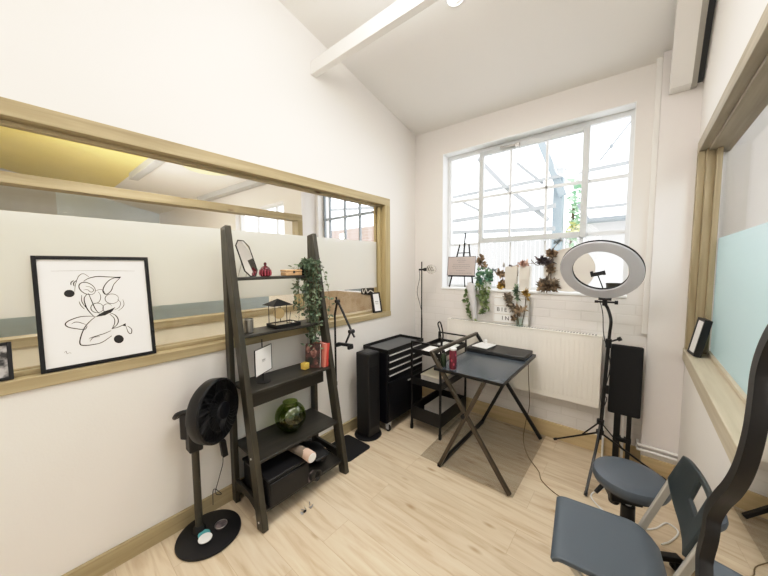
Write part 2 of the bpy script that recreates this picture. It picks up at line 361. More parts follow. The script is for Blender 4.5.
# left partition wall with its long internal window
b = MB(); T0 = -2.11
b.box(T0, XL, -1.6, YB, 0, .985); b.box(T0, XL, -1.6, YB, 2.175, 4.1); b.box(T0, XL, 2.411, YB, .985, 2.175); b.box(T0, XL, -1.6, -1.3, .985, 2.175)
struct(b.build('wall_left', 'wall', smooth=False))
w1 = sroot('window_1', (T0, .6, .985))
def part(b, n, m, r, **k): return b.build(n, m, r, **k)
b = MB(); b.box(T0, XL+.006, -1.3, 2.411, 2.108, 2.178); part(b, 'head_rail', 'pine_y', w1, bevel=.003)
b = MB(); b.box(T0, XL+.012, -1.3, 2.411, .985, 1.037); part(b, 'sill_board', 'pine_y', w1, bevel=.003)
b = MB(); b.box(T0, XL+.006, 2.334, 2.411, 1.037, 2.108); part(b, 'jamb', 'pine_z', w1, bevel=.003)
b = MB(); b.box(T0, XL+.006, -1.3, -1.22, 1.037, 2.108); part(b, 'jamb', 'pine_z', w1, bevel=.003)
b = MB(); b.box(-2.035, -2.0, 2.302, 2.334, 1.06, 2.09); b.box(-2.08, -2.05, 2.302, 2.334, 1.06, 2.09); part(b, 'glazing_bead', 'pine_z', w1, bevel=.002)
b = MB(); b.box(-2.034, -2.008, -1.22, 2.334, 1.037, 1.058); b.box(-2.034, -2.008, -1.22, 2.334, 2.09, 2.108); b.box(-2.08, -2.05, -1.22, 2.334, 1.037, 1.058); part(b, 'glazing_bead', 'pine_y', w1, bevel=.002)
b = MB(); b.box(-2.048, -2.042, -1.22, 2.32, 1.04, 2.105); part(b, 'glass_pane', 'glass', w1, smooth=False)
b = MB(); b.poly([(-2.0405,-1.22,1.29),(-2.0405,2.298,1.285),(-2.0405,2.298,1.745),(-2.0405,-1.22,1.742)]); part(b, 'frosted_film', 'frost', w1, smooth=False)
# back wall with the steel window
b = MB(); Y1 = 3.08
ops = [(-6.5,-4.3,1.2,2.62), (-3.72,-2.25,1.15,2.75), (-1.61,-.055,1.266,2.663)]
x = -12.2
for a, c, z0, z1 in ops:
    b.box(x, a, YB, Y1, 0, 4.3); b.box(a, c, YB, Y1, 0, z0); b.box(a, c, YB, Y1, z1, 4.3); x = c
b.box(x, 2.2, YB, Y1, 0, 4.3)
struct(b.build('wall_back', 'wallback', smooth=False))
w2 = sroot('window_2', (-.83, YB, 1.266))
b = MB(); b.box(-1.61,-1.604,YB+.001,3.06,1.266,2.663); b.box(-.061,-.055,YB+.001,3.06,1.266,2.663); b.box(-1.61,-.055,YB+.001,3.06,2.657,2.663); part(b, 'reveal_lining', 'reveal', w2, smooth=False)
b = MB(); b.box(-1.612, -.053, YB-.012, 3.06, 1.252, 1.272); part(b, 'sill_board', 'reveal', w2, bevel=.004)
yf0, yf1 = 2.985, 3.025
def bars(lst, name, mat, y0=yf0, y1=yf1):
    b = MB()
    for x0, x1, z0, z1 in lst:
        e = .0015 if x1-x0 > z1-z0 else 0
        b.box(x0, x1, y0+e, y1-e, z0, z1)
    return part(b, name, mat, w2, bevel=.002)
bars([(-1.604,-1.568,1.272,2.657),(-.088,-.061,1.272,2.657),(-1.568,-.088,2.618,2.657),(-1.568,-.088,1.272,1.30)], 'window_frame', 'win')
bars([(-1.262,-1.235,1.305,2.60),(-.385,-.355,1.305,2.60)], 'mullion', 'win')
bars([(-1.60,-1.25,2.165,2.195),(-.37,-.07,2.165,2.195),(-.37,-.07,1.735,1.77),(-1.60,-1.25,1.71,1.735)], 'glazing_bar', 'win', 2.995, 3.015)
bars([(-.953,-.935,1.28,1.72),(-.652,-.634,1.28,1.72)], 'glazing_bar', 'win', 2.995, 3.015)
# opening vent sash, a deeper frame in front
vs = MB(); y0, y1 = 2.955, 2.995
for q in ((-1.248,-1.205,1.725,2.615),(-.382,-.335,1.725,2.615),(-1.205,-.382,1.725,1.775),(-1.205,-.382,2.575,2.615)): vs.box(q[0],q[1],y0,y1,q[2],q[3])
sash = part(vs, 'vent_sash', 'wingrey', w2, bevel=.004)
b = MB(); b.box(-.956,-.936,2.962,2.985,1.77,2.58); b.box(-.652,-.632,2.962,2.985,1.77,2.58); b.box(-1.21,-.37,2.962,2.985,2.165,2.190)
b.build('glazing_bar', 'win', sash, bevel=.002)
b = MB(); b.obox((-.955,2.935,2.60),(.17,.012,.016),rot('Y',4)); b.box(-.90,-.865,2.925,2.955,2.575,2.61); b.build('vent_stay', 'steel', sash, bevel=.002)
b = MB(); b.tube(smoothpath([(-.86,2.94,2.585),(-.855,2.945,2.45),(-.80,2.95,2.36),(-.72,2.95,2.36)]), .003, 6); b.build('pull_cord', 'white', sash)
b = MB(); b.box(-1.56,-.09,3.003,3.006,1.30,2.61); part(b, 'glass_pane', 'glass', w2, smooth=False)
# corner pier, boxing and pipes
b = MB(); b.box(.072, XR+.2, 2.80, YB, 0, 3.1); struct(b.build('wall_pier', 'pillar', smooth=False))
b = MB(); b.prism([(.108,2.797,2.612),(.206,2.797,2.612),(.206,2.70,2.612),(.108,2.70,2.612)], (-.006,-.50,.455)); struct(b.build('trim_1', 'beam', smooth=False))
b = MB(); b.prism([(.208,2.797,2.612),(.234,2.797,2.612),(.234,2.76,2.612),(.208,2.76,2.612)], (-.006,-.50,.455)); struct(b.build('trim_2', 'steel', smooth=False))
b = MB(); b.prism([(.236,2.797,2.64),(.262,2.797,2.64),(.262,2.765,2.64),(.236,2.765,2.64)], (-.002,-.50,.455)); struct(b.build('trim_3', paint('dark_grey_slot', (.05,.055,.06), .6), smooth=False))
b = MB(); b.box(.04, .072, 2.835, YB, 1.0, 2.9); struct(b.build('trim_4', 'beam', smooth=False, bevel=.004))
# right partition wall with its internal window
b = MB(); R1 = .40
b.box(XR, R1, -1.6, 2.80, 0, .862); b.box(XR, R1, -1.6, 2.80, 2.262, 4.1); b.box(XR, R1, -1.6, -.9, .862, 2.262)
struct(b.build('wall_right', 'wall', smooth=False))
w3 = sroot('window_3', (XR, 1., .862))
b = MB(); b.box(XR-.006, R1, -.9, 2.80, 2.20, 2.268); b.box(.30, R1, -.9, 2.80, 2.185, 2.20); part(b, 'head_rail', 'grey_y', w3, bevel=.003)
b = MB(); b.box(XR-.012, R1, -.9, 2.80, .862, .945); part(b, 'sill_board', 'sill_y', w3, bevel=.004)
b = MB(); b.box(XR-.006, .292, 2.735, 2.80, .945, 2.20); b.box(.292, .33, 2.70, 2.80, .945, 2.20); b.box(.33, .355, 2.665, 2.80, .945, 2.20); part(b, 'jamb', 'grey_z', w3, bevel=.003)
b = MB(); b.box(.345, .362, -.9, 2.665, .945, .968); part(b, 'glazing_bead', 'sill_y', w3, bevel=.003)
b = MB(); b.box(.366, .371, -.9, 2.72, .945, 2.20); part(b, 'glass_pane', 'glass', w3, smooth=False)
b = MB(); b.poly([(.3645,-.9,.95),(.3645,2.70,.95),(.3645,2.70,1.655),(.3645,-.9,1.655)]); part(b, 'frosted_film', 'frostblue', w3, smooth=False)
b = MB(); b.box(1.9, 2.0, -1.6, 2.9, 0, 3.4); struct(b.build('wall_right_beyond', 'greywhite', smooth=False))
for i, (y0, y1) in enumerate(((2.35, 2.75), (.9, 1.9), (-.4, .5))):
    b = MB(); n = 26
    pts = [(1.70 + .03*math.sin(k*1.9), y0 + (y1-y0)*k/n, .3) for k in range(n+1)]
    for k in range(n): b.poly([pts[k], pts[k+1], V(pts[k+1])+V((0,0,2.6)), V(pts[k])+V((0,0,2.6))])
    o = b.build('curtain', 'white_metal'); tag(o, ['white curtain hanging beyond the right window beside its end post', 'wide white curtain hanging beyond the middle of the right window', 'white curtain hanging beyond the right window near the room front'][i], 'curtain')
# ceiling beam
b = MB(); b.prism([(XL,1.468,2.948),(XL,1.52,2.948),(XL,1.52,3.045),(XL,1.468,3.045)], (XR-XL,0,-.036)); struct(b.build('ceiling_beam', 'beam', smooth=False, bevel=.004))
b = MB(); b.prism([(-8.1,1.46,zc(-8.1,1.5)-.12),(-8.1,1.60,zc(-8.1,1.5)-.12),(-8.1,1.60,3.5),(-8.1,1.46,3.5)], (5.9,0,-.15)); struct(b.build('ceiling_beam', 'greywhite', smooth=False))
b = MB(); b.prism([(-8.1,2.70,zc(-8.1,2.75)-.10),(-8.1,2.84,zc(-8.1,2.75)-.10),(-8.1,2.84,3.4),(-8.1,2.70,3.4)], (5.9,0,-.15)); struct(b.build('ceiling_beam', 'greywhite', smooth=False))
# baseboards
b = MB(); b.box(XL, XL+.02, -1.6, YB, 0, .10); struct(b.build('baseboard_left', 'pine_y', smooth=False, bevel=.003))
b = MB(); b.box(XL+.02, .072, YB-.02, YB, 0, .135); struct(b.build('baseboard_back', 'pine_x', smooth=False, bevel=.003))
b = MB(); b.box(.072, XR, 2.78, 2.80, 0, .12); struct(b.build('baseboard_pier', 'pine_x', smooth=False, bevel=.003))
b = MB(); b.box(XR-.02, XR, -1.6, 2.78, 0, .12); struct(b.build('baseboard_right', 'pine_y', smooth=False, bevel=.003))
# walls behind the camera and in the neighbouring rooms
b = MB(); b.box(-12.2, 2.2, -1.75, -1.6, 0, 4.4); struct(b.build('wall_front', 'wall', smooth=False))
b = MB(); b.box(-12.2, -12.05, .60, YB, 0, 4.4); struct(b.build('wall_far_left', 'paleblue', smooth=False))
b = MB(); b.box(-12.2, -12.05, -1.6, .60, 0, 4.4); struct(b.build('wall_far_left', 'greywhite', smooth=False))
b = MB(); b.box(-3.16,-3.05,-1.6,2.12,0,.985); struct(b.build('wall_corridor', 'cream', smooth=False))
w4 = sroot('window_4', (-3.05, .3, .985))
b = MB(); b.box(-3.16,-3.04,-1.6,2.12,2.035,2.105); part(b, 'head_rail', 'pine_y', w4, bevel=.003)
b = MB(); b.box(-3.16,-3.03,-1.6,2.12,.985,1.05); part(b, 'sill_board', 'pine_y', w4, bevel=.003)
b = MB(); b.box(-3.16,-3.04,2.055,2.12,1.05,2.035); part(b, 'jamb', 'pine_z', w4, bevel=.003)
b = MB(); b.box(-3.105,-3.10,-1.6,2.06,1.05,2.04); part(b, 'glass_pane', 'glass', w4, smooth=False)
b = MB(); b.poly([(-3.098,-1.6,1.205),(-3.098,2.055,1.205),(-3.098,2.055,1.868),(-3.098,-1.6,1.868)]); part(b, 'frosted_film', frost('frosted_film_corridor', (.90,.87,.80), .08, dif=.4), w4, smooth=False)
b = MB(); b.box(-4.25,-3.78,2.62,YB,0,3.4); struct(b.build('wall_pilaster', 'pillar', smooth=False))
w5 = sroot('window_5', (-3., YB, 1.15))
b = MB()
for x in (-3.70,-3.574,-3.246,-2.947,-2.60,-2.28): b.box(x-.014,x+.014,2.97,3.0,1.15,2.75)
for z in (1.17,1.70,2.21,2.73): b.box(-3.72,-2.25,2.972,2.998,z-.016,z+.016)
part(b, 'window_frame', M['ext_grey'], w5, smooth=False)
b = MB(); b.box(-3.72,-2.25,2.985,2.988,1.15,2.75); part(b, 'glass_pane', 'glass', w5, smooth=False)
w6 = sroot('window_6', (-5.4, YB, 1.2))
b = MB()
for x in (-6.47,-5.75,-5.05,-4.33): b.box(x-.02,x+.02,2.97,3.01,1.2,2.62)
for z in (1.22,2.05,2.6): b.box(-6.5,-4.3,2.972,3.0,z-.02,z+.02)
part(b, 'window_frame', 'win', w6, smooth=False)
b = MB(); b.box(-3.75,-3.65,-1.6,2.0,0,1.22); struct(b.build('wall_low', paint('blue_grey_dado', (.58,.69,.75), .7), smooth=False))
b = MB(); b.box(-3.78,-2.11,2.845,YB-.001,0,1.15); struct(b.build('wall_corridor_end', 'tan', smooth=False))

# ================================================================== OUTDOORS beyond the windows
b = MB(); b.box(-12, 6, 3.1, 14, -.1, -.02); struct(b.build('ground', 'ground', smooth=False))
def bar3(name, label, cat, segs, mat, w=.05, h=.06):
    b = MB()
    for p, q in segs: b.bar(p, q, w, h)
    return tag(b.build(name, mat, smooth=False), label, cat)
bar3('canopy_rail', 'upper pale horizontal rail outside the steel window', 'rail', [((-2.9,5.0,2.29),(-.95,5.0,2.36))], 'ext_pale')
bar3('canopy_rail', 'lower pale horizontal rail outside the steel window', 'rail', [((-2.9,5.0,2.11),(-.95,5.0,2.03))], 'ext_pale')
bar3('canopy_rail', 'long high pale rail outside across the middle of the steel window', 'rail', [((-2.7,5.0,2.72),(.1,5.0,2.80))], 'ext_pale', .04, .04)
bar3('canopy_brace', 'short pale diagonal brace outside the left column of panes', 'brace', [((-2.42,5.05,2.62),(-2.05,5.05,2.40))], 'ext_pale', .035, .04)
bar3('canopy_brace', 'pale diagonal brace outside the middle of the opening sash', 'brace', [((-1.52,5.05,3.10),(-1.14,5.05,2.72))], 'ext_pale', .035, .04)
bar3('canopy_brace', 'pale diagonal brace outside the left panes of the steel window', 'brace', [((-2.15,5.05,3.31),(-1.6,5.05,2.66))], 'ext_pale')
bar3('canopy_brace', 'pale diagonal brace outside low in the opening sash', 'brace', [((-1.56,5.05,2.65),(-1.05,5.05,2.17))], 'ext_pale')
bar3('canopy_brace', 'blue grey diagonal brace outside the right of the opening sash', 'brace', [((-1.24,5.05,3.48),(-.87,5.05,2.5))], 'ext_blue', .08, .09)
b = MB(); b.tube([(-.03,5.,3.45),(-.45,5.,2.88)], .010, 6); b.blob((-.33,5.,3.04),(.022,.022,.03),1); tag(b.build('overhead_wire', 'ext_grey'), 'thin slanting wire outside the right panes of the steel window', 'wire')
r = thing('outbuilding', 'low outbuilding with grey roof edge outside the right panes', 'building', (-.3,5.4,0))
b = MB(); b.box(-.62,.3,5.3,6.2,0,2.10); b.build('wall', 'ext_white', r, smooth=False)
b = MB(); b.box(-.60,.3,5.05,6.3,2.10,2.145); b.bar((-.56,5.1,2.12),(-.68,5.1,2.36),.05,.05); b.build('roof_edge', 'ext_grey', r, smooth=False)
b = MB(); b.bar((-.66,5.1,2.29),(.3,5.1,2.285),.03,.035); b.build('gutter', 'ext_pale', r, smooth=False)
b = MB(); b.box(-1.01,-.885,5.1,5.25,0,2.98); b.box(-1.04,-.86,5.08,5.27,2.9,2.98); tag(b.build('cladding_column', 'ext_blue', bevel=.005), 'pale blue upright column outside the opening sash', 'column')
r = thing('climbing_shrub', 'bright green climbing shrub outside the opening sash', 'shrub', (-.78,5.3,0))
b = MB(); b.tube(smoothpath([(-.78,5.3,0),(-.8,5.3,1.2),(-.77,5.3,2.4)]), .02, 6); b.build('stem', 'stem', r)
b = MB()
for i in range(170):
    z = random.uniform(1.4,2.78); b.leaf((-.745+random.gauss(0,.035),5.3+random.gauss(0,.05),z),(random.uniform(-1,1),random.uniform(-1,.3),random.uniform(-.6,.6)),.09,.06)
b.build('leaves', 'ext_green', r, smooth=False)
b = MB()
for i in range(40): b.leaf((-.735+random.gauss(0,.045),5.22+random.gauss(0,.03),random.uniform(1.98,2.1)),(random.uniform(-1,1),-1,random.uniform(-.6,.6)),.07,.06)
b.build('blossom', 'ext_yellow', r, smooth=False)
b = MB()
for i in range(33): b.box(-3.2+i*.075,-3.2+i*.075+.066,5.8,5.82,0,1.95+.02*math.sin(i*2.3))
tag(b.build('board_fence', 'ext_white', smooth=False), 'pale upright board fence outside the steel window', 'fence')
b = MB(); b.box(-9.,-4.4,5.6,5.9,0,2.50); tag(b.build('yard_wall', 'brickred', smooth=False), 'red brick yard wall outside the corridor window', 'wall')
bar3('canopy_rail', 'slanting pale rail outside the corridor window', 'rail', [((-7.5,5.3,3.1),(-4.6,5.3,2.85))], 'ext_pale')
# ================================================================== LEFT SILL
STROKES=[[2.2,[[-0.0478,0.4008],[-0.0282,0.4147],[0.003,0.4223],[0.0425,0.4189],[0.088,0.4152]]],[2.2,[[0.088,0.4152],[0.0605,0.3818],[0.0475,0.3495],[0.0285,0.3323],[0.0175,0.3461],[0.0233,0.3728],[0.0412,0.3992],[0.0626,0.4127],[0.0881,0.4175]]],[2,[[-0.0112,0.346],[-0.0161,0.3392],[-0.0236,0.3357],[-0.0327,0.3358],[-0.0422,0.3395],[-0.0511,0.3463],[-0.0583,0.3553],[-0.063,0.3655],[-0.0646,0.3757],[-0.0629,0.3847],[-0.0583,0.3915],[-0.0511,0.3952],[-0.0422,0.3954],[-0.0326,0.392],[-0.0235,0.3853],[-0.0161,0.3762],[-0.0112,0.3658],[-0.0095,0.3553],[-0.0112,0.346]]],[1.3,[[-0.0505,0.3591],[-0.0378,0.3604],[-0.0251,0.3469],[-0.0153,0.3569],[-0.0272,0.3724],[-0.0419,0.3764]]],[1.3,[[-0.08,0.3528],[-0.0758,0.3834],[-0.0631,0.4242],[-0.0454,0.4373],[-0.0278,0.4211]]],[2,[[-0.09,0.3842],[-0.0893,0.3964],[-0.0801,0.4062]]],[2,[[-0.0805,0.3785],[-0.0809,0.394],[-0.0715,0.4059]]],[2.2,[[-0.0392,0.3395],[-0.051,0.3174],[-0.0463,0.2773],[-0.0354,0.2498],[-0.0238,0.2304]]],[2,[[-0.0345,0.3423],[-0.0263,0.3068],[-0.0154,0.2633],[-0.003,0.2405]]],[1.6,[[-0.0686,0.3055],[-0.064,0.2875],[-0.0528,0.2676]]],[1.6,[[-0.0579,0.3357],[-0.0592,0.3046],[-0.0486,0.2754]]],[1.3,[[-0.0006,0.3465],[0.0034,0.3407],[0.006,0.3332],[0.0071,0.3246],[0.0066,0.3158],[0.0044,0.3074],[0.0009,0.3003],[-0.0037,0.2951],[-0.009,0.2923],[-0.0145,0.292],[-0.0197,0.2942]]],[1.5,[[0.0727,0.3067],[0.0706,0.2985],[0.0656,0.2916],[0.0584,0.2869],[0.0499,0.2848],[0.0412,0.2857],[0.0332,0.2893],[0.027,0.2953],[0.0232,0.3028],[0.0223,0.3111],[0.0243,0.3191],[0.0291,0.3259],[0.036,0.3307],[0.0444,0.3329],[0.0532,0.3322],[0.0613,0.3287],[0.0678,0.3228],[0.0717,0.3151],[0.0727,0.3067]]],[1.6,[[0.0136,0.2665],[0.0117,0.2586],[0.0073,0.252],[0.0009,0.2475],[-0.0066,0.2456],[-0.0143,0.2465],[-0.0213,0.2501],[-0.0268,0.256],[-0.0301,0.2634],[-0.0309,0.2714],[-0.0291,0.2791],[-0.0248,0.2857],[-0.0186,0.2903],[-0.0112,0.2923],[-0.0035,0.2915],[0.0037,0.288],[0.0094,0.2822],[0.0128,0.2747],[0.0136,0.2665]]],[1.4,[[0.0361,0.244],[0.0294,0.2421],[0.0227,0.2435],[0.0168,0.2479],[0.0128,0.2547],[0.0112,0.2629],[0.0122,0.2711],[0.0157,0.2783],[0.0212,0.2833],[0.0278,0.2854],[0.0346,0.2842],[0.0406,0.2798],[0.0447,0.2729]]],[1.2,[[-0.0095,0.3512],[0.0049,0.3577],[0.0179,0.3526],[0.0268,0.3313]]],[2.4,[[-0.0179,0.2264],[-0.0381,0.2081],[-0.0586,0.1799],[-0.0746,0.1362],[-0.078,0.106],[-0.064,0.0969],[-0.0343,0.095],[-0.0032,0.0994],[0.0344,0.1246]]],[2.2,[[0.0343,0.2413],[0.0553,0.2244],[0.0643,0.1989],[0.0568,0.1757],[0.0368,0.1591]]],[1.8,[[0.0338,0.2337],[0.0486,0.2121],[0.0492,0.1845],[0.0368,0.1591]]],[2.2,[[-0.0178,0.2285],[-0.044,0.233],[-0.0734,0.2328],[-0.1061,0.221],[-0.1195,0.2068],[-0.1115,0.1915],[-0.0841,0.1789],[-0.0576,0.1725],[-0.0493,0.1857]]],[1.6,[[-0.1002,0.2039],[-0.0892,0.2104],[-0.075,0.2083],[-0.0539,0.1948]]],[2,[[0.0368,0.1591],[0.0618,0.1638],[0.0835,0.1716],[0.0915,0.1636]]],[2,[[0.0915,0.1636],[0.0979,0.1322],[0.1085,0.1225],[0.1127,0.1444],[0.0975,0.1638]]],[1.8,[[-0.0473,0.1269],[-0.0242,0.1331],[0.0074,0.1403],[0.0338,0.1509]]],[1.4,[[-0.0445,0.1117],[-0.0321,0.1283],[-0.009,0.1293]]],[1.2,[[0.0675,0.3038],[0.0788,0.2861],[0.0713,0.2624],[0.0514,0.2513]]],[1.2,[[0.0885,0.302],[0.092,0.2792],[0.0847,0.2609],[0.0676,0.2461]]],[0.8,[[-0.1311,0.0768],[-0.1252,0.0835],[-0.1226,0.0709],[-0.1155,0.0733],[-0.1088,0.0698]]],[0.6,[[-0.1493,0.4515],[-0.0105,0.4514],[0.147,0.4468]]]]
BLOBS=[[[-0.018,0.2254],[-0.0032,0.2384],[0.0148,0.2491],[0.0395,0.2571],[0.0582,0.266],[0.0426,0.2436],[0.0175,0.2293]],[[-0.0805,0.3446],[-0.0823,0.338],[-0.0867,0.3326],[-0.0929,0.3294],[-0.0998,0.3288],[-0.1064,0.3309],[-0.1117,0.3354],[-0.1148,0.3416],[-0.1153,0.3484],[-0.113,0.3548],[-0.1084,0.3599],[-0.1022,0.3627],[-0.0952,0.3629],[-0.0886,0.3604],[-0.0836,0.3556],[-0.0808,0.3492]],[[0.0784,0.0999],[0.0763,0.092],[0.0714,0.086],[0.0647,0.0828],[0.0572,0.083],[0.05,0.0864],[0.0443,0.0924],[0.0411,0.1002],[0.0406,0.1085],[0.0432,0.116],[0.0483,0.1216],[0.0551,0.1243],[0.0627,0.1238],[0.0698,0.12],[0.0752,0.1135],[0.0781,0.1054]],[[0.0732,0.1698],[0.0909,0.1794],[0.0915,0.1636]],[[0.063,0.4182],[0.0907,0.4185],[0.0851,0.4108],[0.0667,0.4126]]]

SZ = 1.037
def framed(name, label, cat, T, w, h, fw, t, fmat='black', group=None):
    """picture frame: local x = width, y = height (0 at the bottom), z = out of the picture; T places it"""
    r = thing(name, label, cat, T.translation, group)
    b = MB(T); 
    for x0, x1, y0, y1 in ((-w/2,-w/2+fw,0,h),(w/2-fw,w/2,0,h),(-w/2+fw,w/2-fw,0,fw),(-w/2+fw,w/2-fw,h-fw,h)): b.box(x0,x1,y0,y1,0,t)
    b.build('frame', fmat, r, bevel=.0015)
    b = MB(T); b.box(-w/2+fw*.5,w/2-fw*.5,fw*.5,h-fw*.5,.001,.003); b.build('backing_board', 'blackmat', r, smooth=False)
    return r
def basis(loc, x, y):
    x, y = V(x).normalized(), V(y).normalized(); z = x.cross(y).normalized(); y = z.cross(x)
    return Matrix(((x.x,y.x,z.x,loc[0]),(x.y,y.y,z.y,loc[1]),(x.z,y.z,z.z,loc[2]),(0,0,0,1)))
TA = basis((-1.979,.215,SZ+.001), (0,1,0), (-.06,0,.515))
r = framed('framed_print', 'large black framed print of a flowing black line drawing', 'picture', TA, .412, .520, .016, .014, 'black')
b = MB(TA); b.box(-.196,.196,.01,.51,.004,.0055); b.build('paper', 'paper', r, smooth=False)
b = MB(TA); WS = .00085
for w, L in STROKES:
    P = smoothpath([(u,v,0) for u, v in L], 4); hw = w*WS; prev = None; K = len(P)
    for i, p in enumerate(P):
        d = P[min(i+1,K-1)] - P[max(i-1,0)]; d.normalize(); nrm = V((-d.y,d.x,0)); k = hw*(.55+.6*math.sin(PI*min(1,(i+.3)/K)))
        q = (b._v((p.x+nrm.x*k,p.y+nrm.y*k,.0063)), b._v((p.x-nrm.x*k,p.y-nrm.y*k,.0063)))
        if prev: b.face([prev[0],q[0],q[1],prev[1]])
        prev = q
for L in BLOBS: b.poly([(u,v,.0064) for u, v in L])
b.build('line_drawing', 'ink', r, smooth=False)
TB = basis((-1.975,-.142,SZ+.001), (0,1,0), (-.05,0,.16))
r = framed('picture_frame', 'small black frame with dark picture on left sill beside the large print', 'picture', TB, .155, .158, .013, .012)
b = MB(TB); b.box(-.066,.066,.012,.146,.004,.006); b.build('picture', two_tone('dark_photo', (.02,.02,.02), (.45,.43,.42), 26, .6, .45, .62), r, smooth=False)
TC = basis((-1.975,2.225,SZ+.001), (.16,1,0), (-.045,0,.2))
r = framed('picture_frame', 'small black frame with a white page at the window end of left sill', 'picture', TC, .105, .20, .014, .026)
b = MB(TC); b.box(-.04,.04,.012,.19,.004,.02); b.build('paper', 'paper', r, smooth=False)
b = MB(TC); b.box(-.022,.022,.105,.112,.0202,.0206); b.box(-.026,.02,.092,.096,.0202,.0206); b.box(-.018,.018,.082,.086,.0202,.0206); b.build('print', 'greyink', r, smooth=False)
r = thing('hanging_sign', 'small black sign with white lettering seen through the left window beyond the frosted band', 'sign', (-2.6,2.80,1.10))
b = MB(); b.box(-2.77,-2.41,2.81,2.83,1.13,1.225); b.build('board', 'black', r, bevel=.003)
b = MB(); b.tube(smoothpath([(-2.74,2.806,1.20),(-2.72,2.806,1.15),(-2.68,2.806,1.21),(-2.65,2.806,1.16),(-2.60,2.806,1.19),(-2.54,2.806,1.17),(-2.47,2.806,1.185)]), .006, 6); b.build('lettering', 'white', r)

# ================================================================== LADDER SHELF
def fx(z): return -1.575 - .186*z          # front post centre
LY0, LY1 = .779, 1.402
r = thing('ladder_shelf', 'dark brown leaning ladder shelf with five shelves against the left wall', 'shelf', (-1.75,1.1,0))
for y in (LY0, LY1):
    b = MB(); b.bar((fx(0),y,0),(fx(1.742),y,1.742),.036,.070,(1,0,.2)); b.build('post', 'ladder', r, bevel=.004)
    b = MB(); b.box(-1.940,-1.888,y-.015,y+.015,0,1.735); b.build('post', 'ladder', r, bevel=.003)
    b = MB(); q = [(fx(.12),.155),(fx(.06)-.0,.07)] + [(-1.61-.30*t, .07+.045*math.sin(PI*t)) for t in (.1,.25,.4,.55,.7,.85,.95)] + [(-1.905,.155)]
    b.prism([(x,y-.010,z) for x, z in q],(0,.02,0)); b.build('side_rail', 'ladder_y', r, bevel=.002)
for z, dx in ((1.437,.02),(1.095,.025),(.768,.03),(.382,.03),(.105,.02)):
    b = MB(); b.box(-1.938,fx(z)+dx,LY0+.014,LY1-.014,z-.018,z); b.build('shelf_board', 'ladder_y', r, bevel=.003)
b = MB(); b.box(-1.795,-1.775,LY0+.014,LY1-.014,.635,.750); b.build('apron', 'ladder_y', r, bevel=.002)
b = MB(); b.box(-1.93,-1.915,LY0+.014,LY1-.014,.02,.10); b.build('apron', 'ladder_y', r, bevel=.002)
for z in (.05,.40):
    b = MB(); b.lathe([(.006,0),(.006,.003)],(fx(z),LY0-.0185,z),12,(0,-1,0)); b.build('screw_cap', 'silver', r)

# --- top shelf
z1 = 1.437
r = thing('table_mirror', 'small black rimmed standing mirror with clipped corners on the top shelf', 'mirror', (-1.87,.90,z1))
TM = basis((-1.835,.905,z1+.006), (-.55,1,0), (-.10,-.45,.86))
oct_ = lambda w,h,c: [(-w+c,0),(w-c,0),(w,c),(w,h-c),(w-c,h),(-w+c,h),(-w,h-c),(-w,c)]
b = MB(TM); b.tube([(x,y,0) for x, y in oct_(.062,.235,.036)],.0042,8,True); b.build('rim', 'black', r)
b = MB(TM); b.poly([(x,y,.001) for x, y in oct_(.060,.233,.035)]); b.build('mirror_glass', 'mirror_glass', r, smooth=False)
b = MB(TM); b.poly([(x,y,-.003) for x, y in oct_(.060,.233,.035)][::-1]); b.build('back', 'black', r, smooth=False)
b = MB(TM); b.tube([(-.03,.12,-.004),(-.04,.002,-.09),(.04,.002,-.09),(.03,.12,-.004)],.002,6); b.build('stand', 'steel', r)
r = thing('lidded_jar', 'dark red ribbed glass jar with a knobbed lid on the top shelf', 'jar', (-1.86,.995,z1))
b = MB(); b.lathe([(.027,0),(.034,.006),(.037,.02),(.035,.042),(.028,.05)],(-1.86,1.0,z1+.001),20); b.build('body', 'redglass', r)
b = MB()
for k in range(12):
    a = k*PI/6; b.tube([(-1.86+.033*math.cos(a),1.0+.033*math.sin(a),z1+.006),(-1.86+.0378*math.cos(a),1.0+.0378*math.sin(a),z1+.022),(-1.86+.033*math.cos(a),1.0+.033*math.sin(a),z1+.045)],.003,5)
b.build('ribs', 'pinkred', r)
b = MB(); b.lathe([(.029,.05),(.027,.056),(.012,.068),(.006,.07),(.010,.078),(.009,.086),(.003,.092)],(-1.86,1.0,z1+.001),20); b.build('lid', 'redglass', r)
r = thing('trinket_box', 'peach coloured flat wooden box on the top shelf beside the hanging plant', 'box', (-1.87,1.18,z1))
b = MB(); b.box(-1.905,-1.835,1.135,1.265,z1+.001,z1+.026); b.build('base', 'peach', r, bevel=.004)
b = MB(); b.box(-1.907,-1.833,1.133,1.267,z1+.028,z1+.043); b.build('lid', 'peach', r, bevel=.005)
b = MB(); b.box(-1.834,-1.831,1.19,1.205,z1+.018,z1+.034); b.build('clasp', 'bronze', r)

